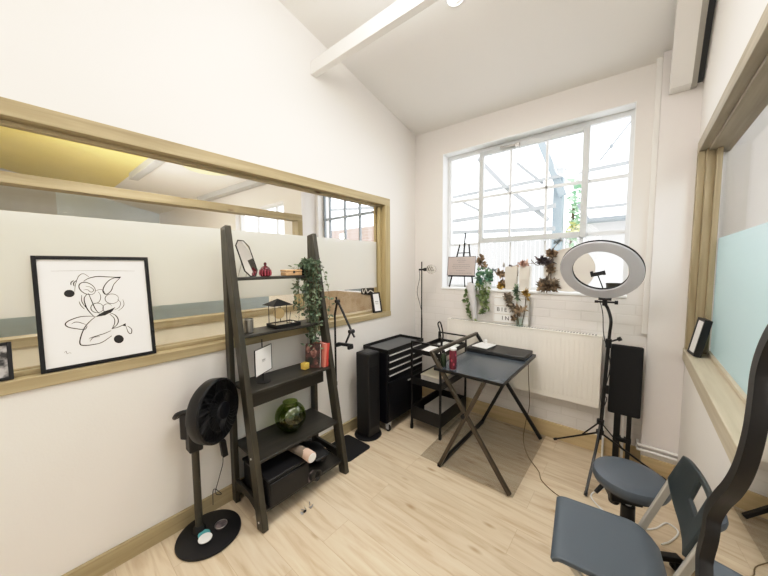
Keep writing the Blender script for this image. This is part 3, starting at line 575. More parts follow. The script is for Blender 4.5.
# --- hanging plant on the right post, between top and third shelf
r = thing('trailing_plant', 'long trailing plant with small dark leaves hanging down the right post', 'plant', (-1.80,1.34,.97))
b = MB(); b.lathe([(.045,0),(.055,.055),(.058,.075),(.052,.075),(.046,.06)],(-1.87,1.335,z1+.001),20); b.build('pot', 'blackmat', r)
st, lf = MB(), MB()
for k in range(46):
    a = random.uniform(0,2*PI); x0, y0 = -1.85+.04*math.cos(a), 1.335+.04*math.sin(a)
    drop = random.uniform(.18,.56); xe = -1.83+random.gauss(0,.045); ye = 1.325+random.gauss(0,.040)
    if drop > .42: xe = -1.79 + random.gauss(0,.022); ye = 1.325 + random.gauss(0,.018)
    P = smoothpath([(x0,y0,z1+.06),(x0+(xe-x0)*.8,y0+(ye-y0)*.6,z1+.085+random.uniform(-.02,.02)),(xe,ye,z1-.06),(xe+random.gauss(0,.012),ye,z1-drop*.6),(xe+random.gauss(0,.015),ye,z1-drop)],5)
    st.tube(P,.0014,4)
    for p in P[3:]:
        for q in range(2): lf.leaf(p+V((random.gauss(0,.009),random.gauss(0,.009),random.gauss(0,.01))),(random.uniform(-1,1),random.uniform(-1,.8),random.uniform(-.8,.5)),random.uniform(.024,.038),random.uniform(.014,.02))
for k in range(60):
    a = random.uniform(0,2*PI); lf.leaf((-1.845+.07*math.cos(a)*random.random(),1.33+.06*math.sin(a)*random.random(),z1+random.uniform(.05,.105)),(math.cos(a),math.sin(a),random.uniform(-.5,.7)),random.uniform(.024,.036),.018)
for k in range(30): lf.leaf((-1.945+random.gauss(0,.03),1.30+random.gauss(0,.02),z1+random.uniform(-.13,.08)),(random.uniform(-1,1),random.uniform(-1,1),random.uniform(-.6,.5)),.032,.018)
st.build('stems', 'stem', r); lf.build('leaves', 'leaf', r, smooth=False)

# --- second shelf
z2 = 1.095
r = thing('steel_cup', 'brushed steel cup on the second shelf beside the left post', 'cup', (-1.83,.86,z2))
b = MB(); b.lathe([(.026,0),(.028,.002),(.0285,.082),(.0265,.084),(.0260,.01),(.001,.008)],(-1.83,.862,z2+.001),28,cap=False); b.build('body', 'steel', r)
b = MB(); b.tube(arc((-1.83,.862,z2+.083),.0282,0,360,28,'xy')[:-1],.0016,6,True); b.build('rim', 'silver', r)
r = thing('zen_garden', 'miniature zen garden with black pagoda roof on the second shelf', 'ornament', (-1.83,1.08,z2))
b = MB()
bx = (-1.90,-1.772,1.015,1.20)
b.box(*bx,z2+.001,z2+.007)
for q in ((bx[0],bx[0]+.006,bx[2],bx[3]),(bx[1]-.006,bx[1],bx[2],bx[3]),(bx[0],bx[1],bx[2],bx[2]+.006),(bx[0],bx[1],bx[3]-.006,bx[3])): b.box(*q,z2+.001,z2+.026)
b.build('tray', 'black', r, bevel=.002)
b = MB(); b.box(bx[0]+.007,bx[1]-.007,bx[2]+.007,bx[3]-.007,z2+.008,z2+.018); b.build('sand', 'sill_y', r, smooth=False)
cx, cy = -1.84, 1.065
for dx, dy in ((-.04,-.04),(.04,-.04),(-.04,.045),(.04,.045)):
    b = MB(); b.cyl((cx+dx,cy+dy,z2+.02),(cx+dx,cy+dy,z2+.155),.0024,n=8); b.build('post', 'black', r)
b = MB(); ap = (cx,cy+.003,z2+.192); e = [(cx-.072,cy-.072,z2+.15),(cx+.072,cy-.072,z2+.15),(cx+.072,cy+.078,z2+.15),(cx-.072,cy+.078,z2+.15)]
for i in range(4): b.poly([e[i],e[(i+1)%4],ap])
b.poly(e[::-1]); b.build('roof', 'black', r, smooth=False)
b = MB(); b.lathe([(.001,-.004),(.026,-.004),(.036,-.002),(.036,.002),(.026,.004),(.001,.004)],(cx+.01,cy+.005,z2+.092),24,(.9,-.45,0)); b.build('gong', 'gold', r)
b = MB(); b.cyl((cx+.01,cy+.005,z2+.126),(cx+.01,cy+.005,z2+.17),.001,n=6); b.build('gong_cord', 'stem', r)
b = MB(); b.cyl((cx+.02,cy+.075,z2+.022),(cx+.025,cy+.085,z2+.10),.0018,n=6); b.bar((cx+.0,cy+.068,z2+.022),(cx+.04,cy+.082,z2+.022),.004,.004); b.build('rake', 'bronze', r)
b = MB(); b.blob((cx+.02,cy+.10,z2+.022),(.014,.012,.008),3); b.build('stone', 'steel', r)

# --- third shelf
z3 = .768
r = thing('sign_holder', 'white page in a black tabletop sign stand on the third shelf', 'sign', (-1.80,.92,z3))
TS = basis((-1.80,.932,z3), (-.55,1,0), (0,0,1))
b = MB(TS); b.lathe([(.045,0),(.045,.004),(.01,.006)],(0,0,0),24,(0,1,0)); b.build('base', 'black', r)
b = MB(TS); b.cyl((0,.004,-.004),(0,.275,-.004),.0035,n=10); b.build('pole', 'black', r)
b = MB(TS)
for q in ((-.090,-.086,.055,.225),(.086,.090,.055,.225),(-.090,.090,.055,.059),(-.090,.090,.221,.225)): b.box(q[0],q[1],q[2],q[3],0,.006)
b.build('frame', 'black', r)
b = MB(TS); b.box(-.087,.087,.058,.222,.001,.004); b.build('page', 'paper', r, smooth=False)
b = MB(TS)
for k in range(5): b.box(-.016+k*.007,-.012+k*.007,.138,.149-.003*(k%2),.0042,.0046)
b.box(-.02,.018,.132,.134,.0042,.0046); b.build('print', 'greyink', r, smooth=False)
r = thing('candle', 'short square yellow candle on the third shelf in front of the books', 'candle', (-1.79,1.235,z3))
b = MB(); b.obox((-1.79,1.238,z3+.0245),(.045,.045,.047),rot('Z',12)); b.build('wax', 'wax', r, bevel=.005)
b = MB(); b.cyl((-1.79,1.238,z3+.047),(-1.789,1.239,z3+.057),.001,n=6); b.build('wick', 'ink', r)
def book(label, T, w, h, t, cover, group):
    r = thing('book', label, 'book', T.translation, group)
    b = MB(T); b.box(-w/2,w/2,.0,h,0,.002); b.box(-w/2,w/2,0,h,t-.002,t); b.box(-w/2,-w/2+.002,0,h,0,t); b.build('cover', cover, r, bevel=.0008)
    b = MB(T); b.box(-w/2+.002,w/2-.004,.003,h-.003,.002,t-.002); b.build('pages', 'paper', r, smooth=False)
    return r
TBk = basis((-1.78,1.31,z3+.001), (.12,.10,0), (-.01,.02,.17)); TBk = basis((-1.775,1.300,z3+.001), (1,.55,0), (-.06,.10,1))
rb = book('dark floral covered book on the third shelf, front cover showing', TBk, .115, .172, .022, 'bookdark', 'books on the third shelf')
b = MB(TBk); b.poly([(.008+.024*math.cos(a)*(1+.15*math.sin(5*a)),.108+.034*math.sin(a)*(1+.15*math.cos(4*a)),.0228) for a in [k*PI/12 for k in range(24)]])
b.poly([(-.036+.014*math.cos(a),.13+.024*math.sin(a),.0229) for a in [k*PI/8 for k in range(16)]]); b.poly([(.03+.014*math.cos(a),.035+.012*math.sin(a),.0229) for a in [k*PI/8 for k in range(16)]])
b.build('cover_flowers', 'floral1', rb, smooth=False)
for i, (yy, cov, lab, hh) in enumerate(((1.339,'booksalmon','salmon red book leaning next to the dark floral book',.172),(1.360,'bookred','deep red book leaning beside the right post of the ladder shelf',.172))):
    T = basis((-1.775,yy,z3+.003), (-1,0,0), (0,.10,1)); book(lab, T, .14, hh, .019, cov, 'books on the third shelf')

# --- fourth shelf
z4 = .382
r = thing('glass_vase', 'round green glass vase half filled with bark on the fourth shelf', 'vase', (-1.775,1.10,z4))
R0 = .102; cz = z4+.100; prof = [(.045,.0015)] + [(R0*math.cos(math.radians(a)), .100+R0*.97*math.sin(math.radians(a))) for a in range(-76,66,8)] + [(.048,.196),(.050,.203),(.047,.203),(.044,.194)] + [((R0-.006)*math.cos(math.radians(a)), .100+(R0-.006)*.97*math.sin(math.radians(a))) for a in range(62,-80,-8)] + [(.002,.009)]
b = MB(); b.lathe(prof,(-1.775,1.10,z4),40,cap=False); b.build('glass', 'greenglass', r)
b = MB()
for k in range(46):
    a = random.uniform(0,2*PI); q = random.uniform(0,.068); b.blob((-1.775+q*math.cos(a),1.10+q*math.sin(a),z4+.032+random.uniform(0,.045)),(random.uniform(.012,.024),random.uniform(.010,.018),random.uniform(.008,.014)),k,.3,2,1)
b.build('bark_filling', 'amberdirt', r)

# --- bottom shelf
z5 = .105
r = thing('storage_box', 'black storage box with shiny front lip on the bottom shelf', 'box', (-1.70,.94,z5))
b = MB(); b.box(-1.885,-1.565,.818,1.085,z5+.001,z5+.155); b.build('body', 'blackmat', r, bevel=.008)
b = MB(); b.box(-1.89,-1.558,.812,1.09,z5+.157,z5+.175); b.build('lid', 'black', r, bevel=.006)
b = MB(); b.box(-1.5585,-1.552,.82,1.082,z5+.012,z5+.150); b.build('front_panel', 'black', r, bevel=.004)
r = thing('paper_roll', 'brown grey paper roll with pale end lying on the black storage box', 'roll', (-1.60,1.04,z5+.18))
p0, p1 = V((-1.84,1.045,z5+.2085)), V((-1.54,1.072,z5+.2085))
b = MB(); b.cyl(p0,p1,.030,n=28); b.build('wrapping', 'rollgrey', r, bevel=.003)
b = MB(); b.cyl(p1-V((.035,0,0)),p1+V((.035,.002,-.004)),.0318,.034,28); b.build('roll_end', 'rollpink', r, bevel=.003)
b = MB(); d = V((.07,.003,-.004)).normalized(); b.lathe([(.010,0),(.029,.0),(.029,.004),(.010,.004)],p1+V((.0352,.002,-.004)),24,d); b.build('roll_core', 'paper', r)
r = thing('pouch', 'black padded pouch lying on the bottom shelf behind the right post', 'pouch', (-1.72,1.26,z5))
b = MB(); b.blob((-1.75,1.25,z5+.060),(.135,.082,.050),4,.10,1.6,3); b.build('body', 'blackmat', r)
b = MB(); b.tube(smoothpath([(-1.63,1.20,z5+.065),(-1.617,1.25,z5+.072),(-1.635,1.31,z5+.06)]),.006,6); b.build('zip', 'black', r)
b = MB(); b.tube(smoothpath([(-1.84,1.22,z5+.095),(-1.78,1.20,z5+.125),(-1.70,1.22,z5+.10)]),.007,6); b.build('strap', 'black', r)
r = thing('cable_coil', 'dark grey coiled cable hanging over the front of the bottom shelf', 'cable', (-1.55,1.12,z5))
b = MB()
for k in range(5): b.tube([V((-1.545+.004*k,1.125,z5+.045))+V((.004*math.sin(a*2),.026*math.cos(a)+.002*k,.034*math.sin(a))) for a in [j*PI/10 for j in range(20)]],.0035,6,True)
b.build('coil', 'ladder_y', r)
b = MB(); b.tube(smoothpath([(-1.55,1.115,z5+.08),(-1.555,1.08,z5+.06),(-1.548,1.08,z5+.02)]),.005,6); b.build('lead', 'purple', r)
r = thing('plastic_scrap', 'small crumpled clear and black plastic scrap on the floor below the ladder shelf', 'scrap', (-1.50,1.02,0))
b = MB()
for k in range(6): b.leaf((-1.50+random.gauss(0,.012),1.02+random.gauss(0,.02),.004),(random.uniform(-1,1),random.uniform(-1,1),.3),.03,.016)
b.build('wrapper', 'foilgrey', r, smooth=False, solid=.001); b = MB(); b.blob((-1.495,1.005,.007),(.008,.012,.006),2); b.build('cap', 'black', r)

# ================================================================== PEDESTAL FAN
FX, FY = -1.778, .570
r = thing('pedestal_fan', 'black pedestal fan on a round base beside the ladder shelf', 'fan', (FX,FY,0))
b = MB(); b.lathe([(.156,0),(.162,.006),(.160,.014),(.13,.022),(.06,.026),(.002,.027)],(FX,FY,0),48); base = b.build('base', 'black', r)
px, py = -1.822, .535
b = MB(); b.lathe([(.034,0),(.030,.02),(.021,.035),(.002,.036)],(px,py,.024),24); b.build('collar', 'black', base)
b = MB(); b.cyl((px,py,.03),(px,py,.53),.019,n=20); b.build('pole', 'ladder', r)
nv = V((.84,.54,.05)).normalized(); hc = V((-1.752,.642,.704)); R_ = .172
b = MB(); b.prism([V((px,py,.50))+V(q) for q in ((-.034,-.036,0),(.034,-.036,0),(.040,.03,0),(-.034,.03,0))],(0,0,.20)); b.build('motor_neck', 'black', r, bevel=.008)
b = MB(); b.lathe([(.05,-.085),(.12,-.082),(.158,-.072),(R_,-.055),(R_+.003,-.02),(R_+.003,.0),(R_-.008,.006),(R_-.010,.0),(R_-.014,-.045),(.14,-.065),(.02,-.070)],hc,56,nv); b.build('drum', 'black', r)
b = MB()
for k in range(34):
    a = 2*PI*k/34; u = nv.orthogonal().normalized(); w = nv.cross(u); pts = []
    for q in (.045,.09,.13,.165):
        aa = a + (q-.045)*3.2; pts.append(hc + (u*math.cos(aa)+w*math.sin(aa))*q + nv*(.030-.9*q*q))
    b.tube(pts,.0013,4)
for q in (.165,.11): b.tube([hc + (u*math.cos(a)+w*math.sin(a))*q + nv*(.030-.9*q*q) for a in [k*2*PI/48 for k in range(48)]],.0016,4,True)
b.build('grille', 'black', r)
b = MB(); b.lathe([(.048,.024),(.045,.034),(.030,.038),(.002,.039)],hc,28,nv); b.build('badge', M['navy'], r)
u = nv.orthogonal().normalized(); w = nv.cross(u)
b = MB(); b.cyl(hc-nv*.055,hc-nv*.025,.035,n=20); hub = b.build('rotor_hub', 'black', r)
for k in range(7):
    a0 = 2*PI*k/7; P = []; b = MB()
    for i in range(6):
        q = .03+.115*i/5; ww = .42-.14*i/5
        P.append((b._v(hc+(u*math.cos(a0+q*3)+w*math.sin(a0+q*3))*q-nv*.05), b._v(hc+(u*math.cos(a0+q*3+ww)+w*math.sin(a0+q*3+ww))*q-nv*.03)))
    for i in range(5): b.face([P[i][0],P[i+1][0],P[i+1][1],P[i][1]])
    b.build('rotor_blade', 'blackmat', hub, solid=.002)
b = MB(); lv = V((-.33,-.94,0)); hb = hc - nv*.10 + lv*.03; side = V((-.60,.80,0)); 
b.tube(smoothpath([hb+V((.035,0,.015)), hb+lv*.055+V((.03,0,.022)), hb+lv*.092+V((.02,0,.012)), hb+lv*.10+V((0,0,-.008)), hb+lv*.088+V((-.03,0,-.02)), hb+lv*.045+V((-.045,0,-.01)), hb+V((-.04,0,0))],5),.013,8); b.build('handle', 'black', r)
b = MB(); b.cyl(hb+nv*.06, hb-nv*.02, .062, .05, 28); b.obox(hb+lv*.02-V((0,0,.06)),(.085,.10,.15),rot('Z',33)); b.build('motor_housing', 'black', r, bevel=.008)
tag(MB().lathe([(.001,0),(.029,0),(.030,.003),(.029,.006),(.001,.006)],(FX+.01,FY-.030,.028),28).build('coaster','teal'), 'teal round disc on the fan base, partly under the white disc', 'disc')
tag(MB().lathe([(.001,0),(.033,0),(.034,.003),(.033,.006),(.001,.006)],(FX+.05,FY-.038,.0345),28).build('coaster','white'), 'white round disc lying on the fan base', 'disc')
r2 = thing('pot_lid', 'small black dish with a grey rim on the fan base', 'dish', (FX+.02,FY+.055,.026))
tag(r2, None, None); b = MB(); b.lathe([(.001,0),(.030,0),(.032,.005),(.030,.010),(.026,.006),(.001,.005)],(FX+.02,FY+.055,.0265),28); b.build('dish', 'purple', r2)
b = MB(); b.tube(arc((FX+.02,FY+.055,.0365),.0312,0,360,28,'xy')[:-1],.0022,6,True); b.build('rim', 'steel', r2)
r = thing('power_adapter', 'black plug adapter hanging by the fan on its thin cable', 'adapter', (-1.9,.69,.33))
b = MB(); b.obox((-1.885,.705,.40),(.036,.032,.105),rot('X',6)); b.build('body', 'black', r, bevel=.006)
b = MB(); b.tube(smoothpath([(-1.885,.699,.35),(-1.885,.695,.30),(-1.895,.675,.22),(-1.905,.655,.13),(-1.91,.69,.10),(-1.905,.645,.16),(-1.912,.64,.06)],5),.0022,6); b.build('cable', 'black', r)

# ================================================================== FLOOR STAND WITH ARM
r = thing('phone_arm_stand', 'black folding arm on a slim floor pole with square base plate', 'stand', (-1.76,1.62,0))
b = MB(); q = .03; P = []
for cx, cy, a in ((-1.628-q,1.49+q,-90),(-1.628-q,1.752-q,0),(-1.915+q,1.752-q,90),(-1.915+q,1.49+q,180)): P += [(cx+q*math.cos(math.radians(a+k*18)),cy+q*math.sin(math.radians(a+k*18)),.0005) for k in range(6)]
b.prism(P,(0,0,.009)); b.build('base_plate', 'blackmat', r, bevel=.002)
x0, y0 = -1.905, 1.62
b = MB(); b.cyl((x0,y0,.009),(x0,y0,1.10),.0085,n=12); b.cyl((x0,y0,.5),(x0,y0,.53),.012,n=12); b.build('pole', 'blackmetal', r)
b = MB(); A = [(x0,y0,1.10),(-1.872,1.62,1.215)]; b.bar(A[0],A[1],.012,.016,(0,1,0)); b.build('arm', 'blackmetal', r, bevel=.002)
b = MB(); b.bar((-1.868,1.625,1.21),(-1.71,1.625,.985),.012,.016,(0,1,0)); b.build('arm', 'blackmetal', r, bevel=.002)
b = MB(); b.bar((-1.715,1.618,.985),(-1.775,1.62,.885),.012,.014,(0,1,0)); b.build('arm', 'blackmetal', r, bevel=.002)
b = MB(); b.cyl((-1.872,1.602,1.215),(-1.872,1.642,1.215),.014,n=14); b.cyl((-1.878,1.62,1.225),(-1.885,1.62,1.25),.007,n=10); b.build('joint', 'blackmetal', r)
b = MB(); b.cyl((-1.712,1.60,.985),(-1.712,1.645,.985),.017,n=14); b.cyl((-1.70,1.62,.975),(-1.675,1.62,.945),.008,n=10); b.build('joint', 'blackmetal', r)
b = MB(); b.obox((-1.79,1.62,.868),(.17,.03,.022),rot('Y',-4)); b.obox((-1.865,1.612,.855),(.022,.05,.03)); b.obox((-1.715,1.612,.86),(.022,.05,.03)); b.build('clamp', 'black', r, bevel=.004)

# ================================================================== TOWER FAN, TOOL CABINET
r = thing('tower_fan', 'slim black square tower fan on a round base beside the tool cabinet', 'fan', (-1.785,1.880,0))
b = MB(); b.lathe([(.118,0),(.122,.005),(.118,.014),(.085,.022),(.002,.023)],(-1.785,1.880,0),44); b.build('base', 'black', r)
b = MB(); b.box(-1.855,-1.705,1.805,1.955,.022,.755); b.build('body', 'black', r, bevel=.012, seg=3)
b = MB()
for k in range(40): b.box(-1.7055,-1.7025,1.825,1.935,.10+k*.0135,.1065+k*.0135)
b.build('front_grille', 'blackmat', r, smooth=False)
b = MB(); b.box(-1.83,-1.73,1.83,1.93,.7555,.758); b.build('control_panel', 'navy', r)
CX0, CX1, CY0, CY1 = -1.943, -1.648, 1.995, 2.56
r = thing('tool_cabinet', 'black metal tool cabinet on castors with four silver handled drawers', 'cabinet', (-1.785,2.28,0))
b = MB(); b.box(CX0,CX1-.014,CY0,CY1,.085,.725); b.build('body', 'navy', r, bevel=.004)
b = MB(); b.box(CX0,CX1+.005,CY0-.005,CY1+.005,.726,.733)
for q in ((CX0,CX0+.008,CY0-.005,CY1+.005),(CX1-.003,CX1+.005,CY0-.005,CY1+.005),(CX0,CX1+.005,CY0-.005,CY0+.003),(CX0,CX1+.005,CY1-.003,CY1+.005)): b.box(*q,.733,.764)
b.build('tray_top', 'blackmetal', r, bevel=.002)
b = MB(); b.box(CX0+.01,CX1-.006,CY0+.005,CY1-.005,.7335,.738); b.build('tray_liner', paint('grey_rubber_liner', (.10,.105,.11), .6), r)
zt = .715
for k in range(4):
    z1_, z0_ = zt-k*.062, zt-k*.062-.058
    b = MB(); b.box(CX1-.013,CX1,CY0+.012,CY1-.012,z0_,z1_); d = b.build('drawer', 'navy', r, bevel=.002)
    b = MB(); b.box(CX1,CX1+.010,CY0+.02,CY1-.02,z1_-.011,z1_-.002); b.build('handle', 'silver', d, bevel=.001)
b = MB(); b.box(CX1-.013,CX1,CY0+.012,CY1-.012,.10,.46); d = b.build('door', 'navy', r, bevel=.003)
b = MB(); b.box(CX1,CX1+.008,CY0+.30,CY0+.42,.40,.41); b.build('handle', 'silver', d)
for x in (CX0+.04, CX1-.03):
    for y in (CY0+.04, CY1-.04):
        b = MB(); b.cyl((x,y-.012,.028),(x,y+.012,.028),.0275,n=20); c = b.build('castor', 'black', r, bevel=.003)
        b = MB(); b.box(x-.016,x+.016,y-.018,y-.014,.025,.08); b.box(x-.016,x+.016,y+.014,y+.018,.025,.08); b.box(x-.022,x+.022,y-.02,y+.02,.078,.085); b.cyl((x,y-.02,.028),(x,y+.02,.028),.007,n=10); b.build('castor_fork', 'silver', c)
# floor lamp in the corner
r = thing('floor_lamp', 'thin black floor lamp with a bare clear bulb in the room corner', 'lamp', (-1.755,2.70,0))
lx, ly = -1.755, 2.70
b = MB(); b.lathe([(.11,0),(.112,.006),(.10,.014),(.002,.016)],(lx,ly,0),36); b.build('base', 'blackmetal', r)
b = MB(); b.cyl((lx,ly,.012),(lx,ly,1.545),.0062,n=10); b.build('pole', 'blackmetal', r)
b = MB(); b.cyl((lx-.03,ly-.004,1.46),(lx+.055,ly+.0,1.462),.010,n=12); b.cyl((lx+.03,ly,1.461),(lx+.068,ly,1.463),.018,n=16); b.build('lamp_holder', 'blackmetal', r)
b = MB(); b.blob((lx+.118,ly,1.465),(.052,.05,.05),1,.02,2,3); b.build('bulb', 'clear_bulb', r)
b = MB(); b.tube([V((lx+.085+.05*k/8,ly+.02*math.sin(k*2.1),1.465+.02*math.cos(k*2.1))) for k in range(9)],.003,5); b.build('filament', 'bronze', r)
b = MB(); b.tube(smoothpath([(lx-.03,ly-.004,1.46),(lx-.02,ly-.01,1.37),(lx-.05,ly-.01,1.22),(lx-.012,ly-.01,1.08),(lx+.014,ly-.01,.95),(lx+.012,ly-.01,.6),(lx+.014,ly-.01,.03)],6),.0026,6); b.build('cable', 'black', r)

# ================================================================== TROLLEY
TX0, TX1, TY0, TY1 = -1.54, -1.245, 2.21, 2.70
r = thing('trolley', 'black three tier wire trolley between the tool cabinet and folding table', 'trolley', (-1.39,2.45,0))
for x in (TX0,TX1):
    for y in (TY0,TY1):
        b = MB(); b.box(x-.008,x+.008,y-.008,y+.008,.03,.74); lg = b.build('leg', 'blackmetal', r, bevel=.001)
        b = MB(); b.box(x-.011,x+.011,y-.011,y+.011,0,.045); b.build('foot', 'black', lg, bevel=.002)
for y in (TY0,TY1):
    b = MB(); b.bar((TX0,y,.74),(TX0,y,.818),.013,.013,(0,1,0)); b.bar((TX1,y,.74),(TX1,y,.818),.013,.013,(0,1,0)); b.bar((TX0-.0065,y,.818),(TX1+.0065,y,.818),.013,.013); b.build('handle', 'blackmetal', r, bevel=.001)
for z, hgt in ((.715,.04),(.43,.06),(.10,.12)):
    b = MB(); b.box(TX0,TX1,TY0,TY1,z,z+.006)
    for q in ((TX0-.004,TX0+.004,TY0,TY1),(TX1-.004,TX1+.004,TY0,TY1),(TX0,TX1,TY0-.004,TY0+.004),(TX0,TX1,TY1-.004,TY1+.004)): b.box(*q,z,z+hgt)
    b.build('tray', 'blackmetal', r, bevel=.001)
tag(MB().obox((-1.385,2.39,.7235),(.24,.30,.003),rot('Z',4)).build('paper_sheet','paper',smooth=False), 'white paper sheets on the top tray of the black trolley', 'paper')
tag(MB().obox((-1.37,2.62,.7275),(.22,.13,.006),rot('Z',-8)).build('paper_pad','white',smooth=False,bevel=.002), 'small white pad at the back of the trolley top tray', 'pad')
r2 = thing('carton', 'tan cardboard carton with flat lid on the middle tray of the trolley', 'box', (-1.40,2.50,.436)); 
b = MB(); b.box(-1.50,-1.29,2.30,2.63,.437,.49); b.build('body', 'beige', r2, bevel=.003); b = MB(); b.box(-1.503,-1.287,2.297,2.633,.491,.50); b.build('lid', 'cream', r2, bevel=.002)
r2 = thing('carton', 'tan cardboard carton in the bottom basket of the trolley', 'box', (-1.40,2.52,.106)); 
b = MB(); b.box(-1.50,-1.30,2.36,2.66,.107,.165); b.build('body', 'beige', r2, bevel=.003); b = MB(); b.box(-1.502,-1.298,2.358,2.662,.166,.172); b.build('lid', 'beige', r2, bevel=.002)
r = thing('cable_loop', 'upright loop of black cable standing on the trolley top tray', 'cable', (-1.30,2.26,.722))
b = MB(); b.tube(smoothpath([(-1.36,2.25,.7305),(-1.30,2.27,.745),(-1.28,2.28,.82),(-1.295,2.285,.93),(-1.318,2.29,.99),(-1.302,2.29,1.012),(-1.285,2.29,.985),(-1.268,2.29,.90),(-1.272,2.28,.82),(-1.258,2.265,.75),(-1.275,2.25,.7305)],6),.0062,8); b.build('cable', 'black', r)
b = MB(); b.cyl((-1.395,2.245,.7335),(-1.345,2.255,.7335),.0095,n=12); b.build('plug', 'black', r)

# ================================================================== FOLDING TABLE
GX0, GX1, GY0, GY1, GZ = -1.125, -.632, 1.915, 2.72, .745
r = thing('folding_table', 'black folding table with blue grey top and crossed steel legs', 'table', (-.88,2.32,0))
b = MB(); b.box(GX0,GX1,GY0,GY1,GZ-.012,GZ); b.build('table_top', 'desk', r, bevel=.003)
b = MB()
for q in ((GX0-.006,GX1+.006,GY0-.008,GY0),(GX0-.006,GX1+.006,GY1,GY1+.008),(GX0-.008,GX0,GY0,GY1),(GX1,GX1+.008,GY0,GY1)): b.box(*q,GZ-.020,GZ+.002)
b.build('edge_rim', 'blackmetal', r, bevel=.002)
yA0, yA1, yB0, yB1 = 1.925, 2.745, 1.900, 2.705
w_, h_ = .026, .026
b = MB(); b.bar((-1.165,yA0,.855),(-.573,yA0,.0165),w_,h_,(0,1,0)); b.build('leg', 'bronze', r, bevel=.003)
b = MB(); b.bar((-1.165,yA1,.855),(-.573,yA1,.0165),w_,h_,(0,1,0)); b.build('leg', 'blackmetal', r, bevel=.003)
b = MB(); b.bar((-1.160,yA0-.013,.848),(-1.160,yA1+.013,.848),w_,h_); b.build('top_bar', 'bronze', r, bevel=.003)
b = MB(); b.bar((-1.072,yB0,.0165),(-.745,yB0,.728),w_,h_,(0,1,0)); b.build('leg', 'bronze', r, bevel=.003)
b = MB(); b.bar((-1.072,yB1,.0165),(-.745,yB1,.728),w_,h_,(0,1,0)); b.build('leg', 'blackmetal', r, bevel=.003)
b = MB(); b.bar((-1.072,yB0-.013,.0165),(-1.072,yB1+.013,.0165),w_,h_); b.build('floor_bar', 'blackmetal', r, bevel=.003)
b = MB(); b.cyl((-.885,yB0-.018,.452),(-.885,yA0+.018,.452),.016,n=16); b.cyl((-.885,yB1-.018,.452),(-.885,yA1+.018,.452),.016,n=16); b.build('pivot', 'black', r)
r = thing('drink_can', 'tall red and pink patterned can with white top on the folding table', 'can', (-1.0,1.985,GZ))
b = MB(); b.lathe([(.024,.004),(.0265,.012),(.0265,.138),(.024,.144)],(-1.002,1.960,GZ),28); b.build('body', 'red', r)
b = MB(); b.lathe([(.0235,.144),(.0255,.146),(.0255,.158),(.022,.160),(.001,.158)],(-1.002,1.960,GZ),28); b.build('lid', 'white', r)
b = MB(); b.lathe([(.001,.0005),(.022,.0005),(.0242,.004)],(-1.002,1.960,GZ),28,cap=False); b.build('base_rim', 'silver', r)
b = MB()
for k in range(11):
    a = math.radians(-150+k*33); zc_ = GZ+.03+.014*(k*5%7)
    b.poly([V((-1.002,1.960,zc_))+V((.0269*math.cos(a+q*math.cos(t)),.0269*math.sin(a+q*math.cos(t)),.011*math.sin(t))) for q in (.24,) for t in [j*PI/5 for j in range(10)]])
b.build('print', 'pinkred', r, smooth=False)
r = thing('bottle', 'small dark green bottle on the folding table beside the red can', 'bottle', (-1.07,1.96,GZ))
b = MB(); b.lathe([(.018,.0005),(.020,.004),(.020,.085),(.012,.10),(.0085,.105)],(-1.082,1.968,GZ),20); b.build('body', 'bottle', r)
b = MB(); b.lathe([(.010,.105),(.010,.125),(.001,.126)],(-1.082,1.968,GZ),16); b.build('cap', 'black', r)
r = thing('desk_board', 'black flat board lying across the back of the folding table', 'board', (-.88,2.58,GZ))
b = MB(); b.box(GX0-.02,GX1-.02,2.47,2.73,GZ+.004,GZ+.032); b.build('board', 'ash', r, bevel=.005)
b = MB()
for x in (-1.08,-.70):
    for y in (2.50,2.70): b.lathe([(.012,0),(.012,.004)],(x,y,GZ+.0005),12)
b.build('feet', 'black', r)
r = thing('charging_pad', 'white square pad with a black underside on the black desk board', 'pad', (-1.02,2.60,GZ+.032))
b = MB(); b.obox((-1.02,2.585,GZ+.036),(.135,.17,.006),rot('Z',-6)); b.build('base', 'black', r, bevel=.002)
b = MB(); b.obox((-1.02,2.585,GZ+.0435),(.14,.175,.009),rot('Z',-6)); b.build('top', 'white', r, bevel=.003)
b = MB(); b.lathe([(.017,0),(.017,.026),(.014,.030),(.001,.03)],(-1.035,2.655,GZ+.0485),20); b.build('knob', 'white', r)
P = [(-1.255,1.915),(-.555,1.93),(-.555,2.85),(-1.30,2.85)]
b = MB(); b.poly([(x,y,.0016) for x, y in P]); tag(b.build('chair_mat','mat',smooth=False), 'thin grey see-through floor mat under the folding table', 'mat')
b = MB(); b.tube(smoothpath([(-.655,2.60,.735),(-.66,2.65,.55),(-.665,2.72,.30),(-.70,2.76,.12),(-.69,2.66,.006),(-.60,2.45,.006),(-.49,2.31,.005),(-.45,2.22,.005),(-.36,2.15,.005),(-.28,2.12,.005)],6),.0028,6); tag(b.build('power_cable','orange_wire'), 'thin brown cable running from the folding table down across the floor', 'cable')

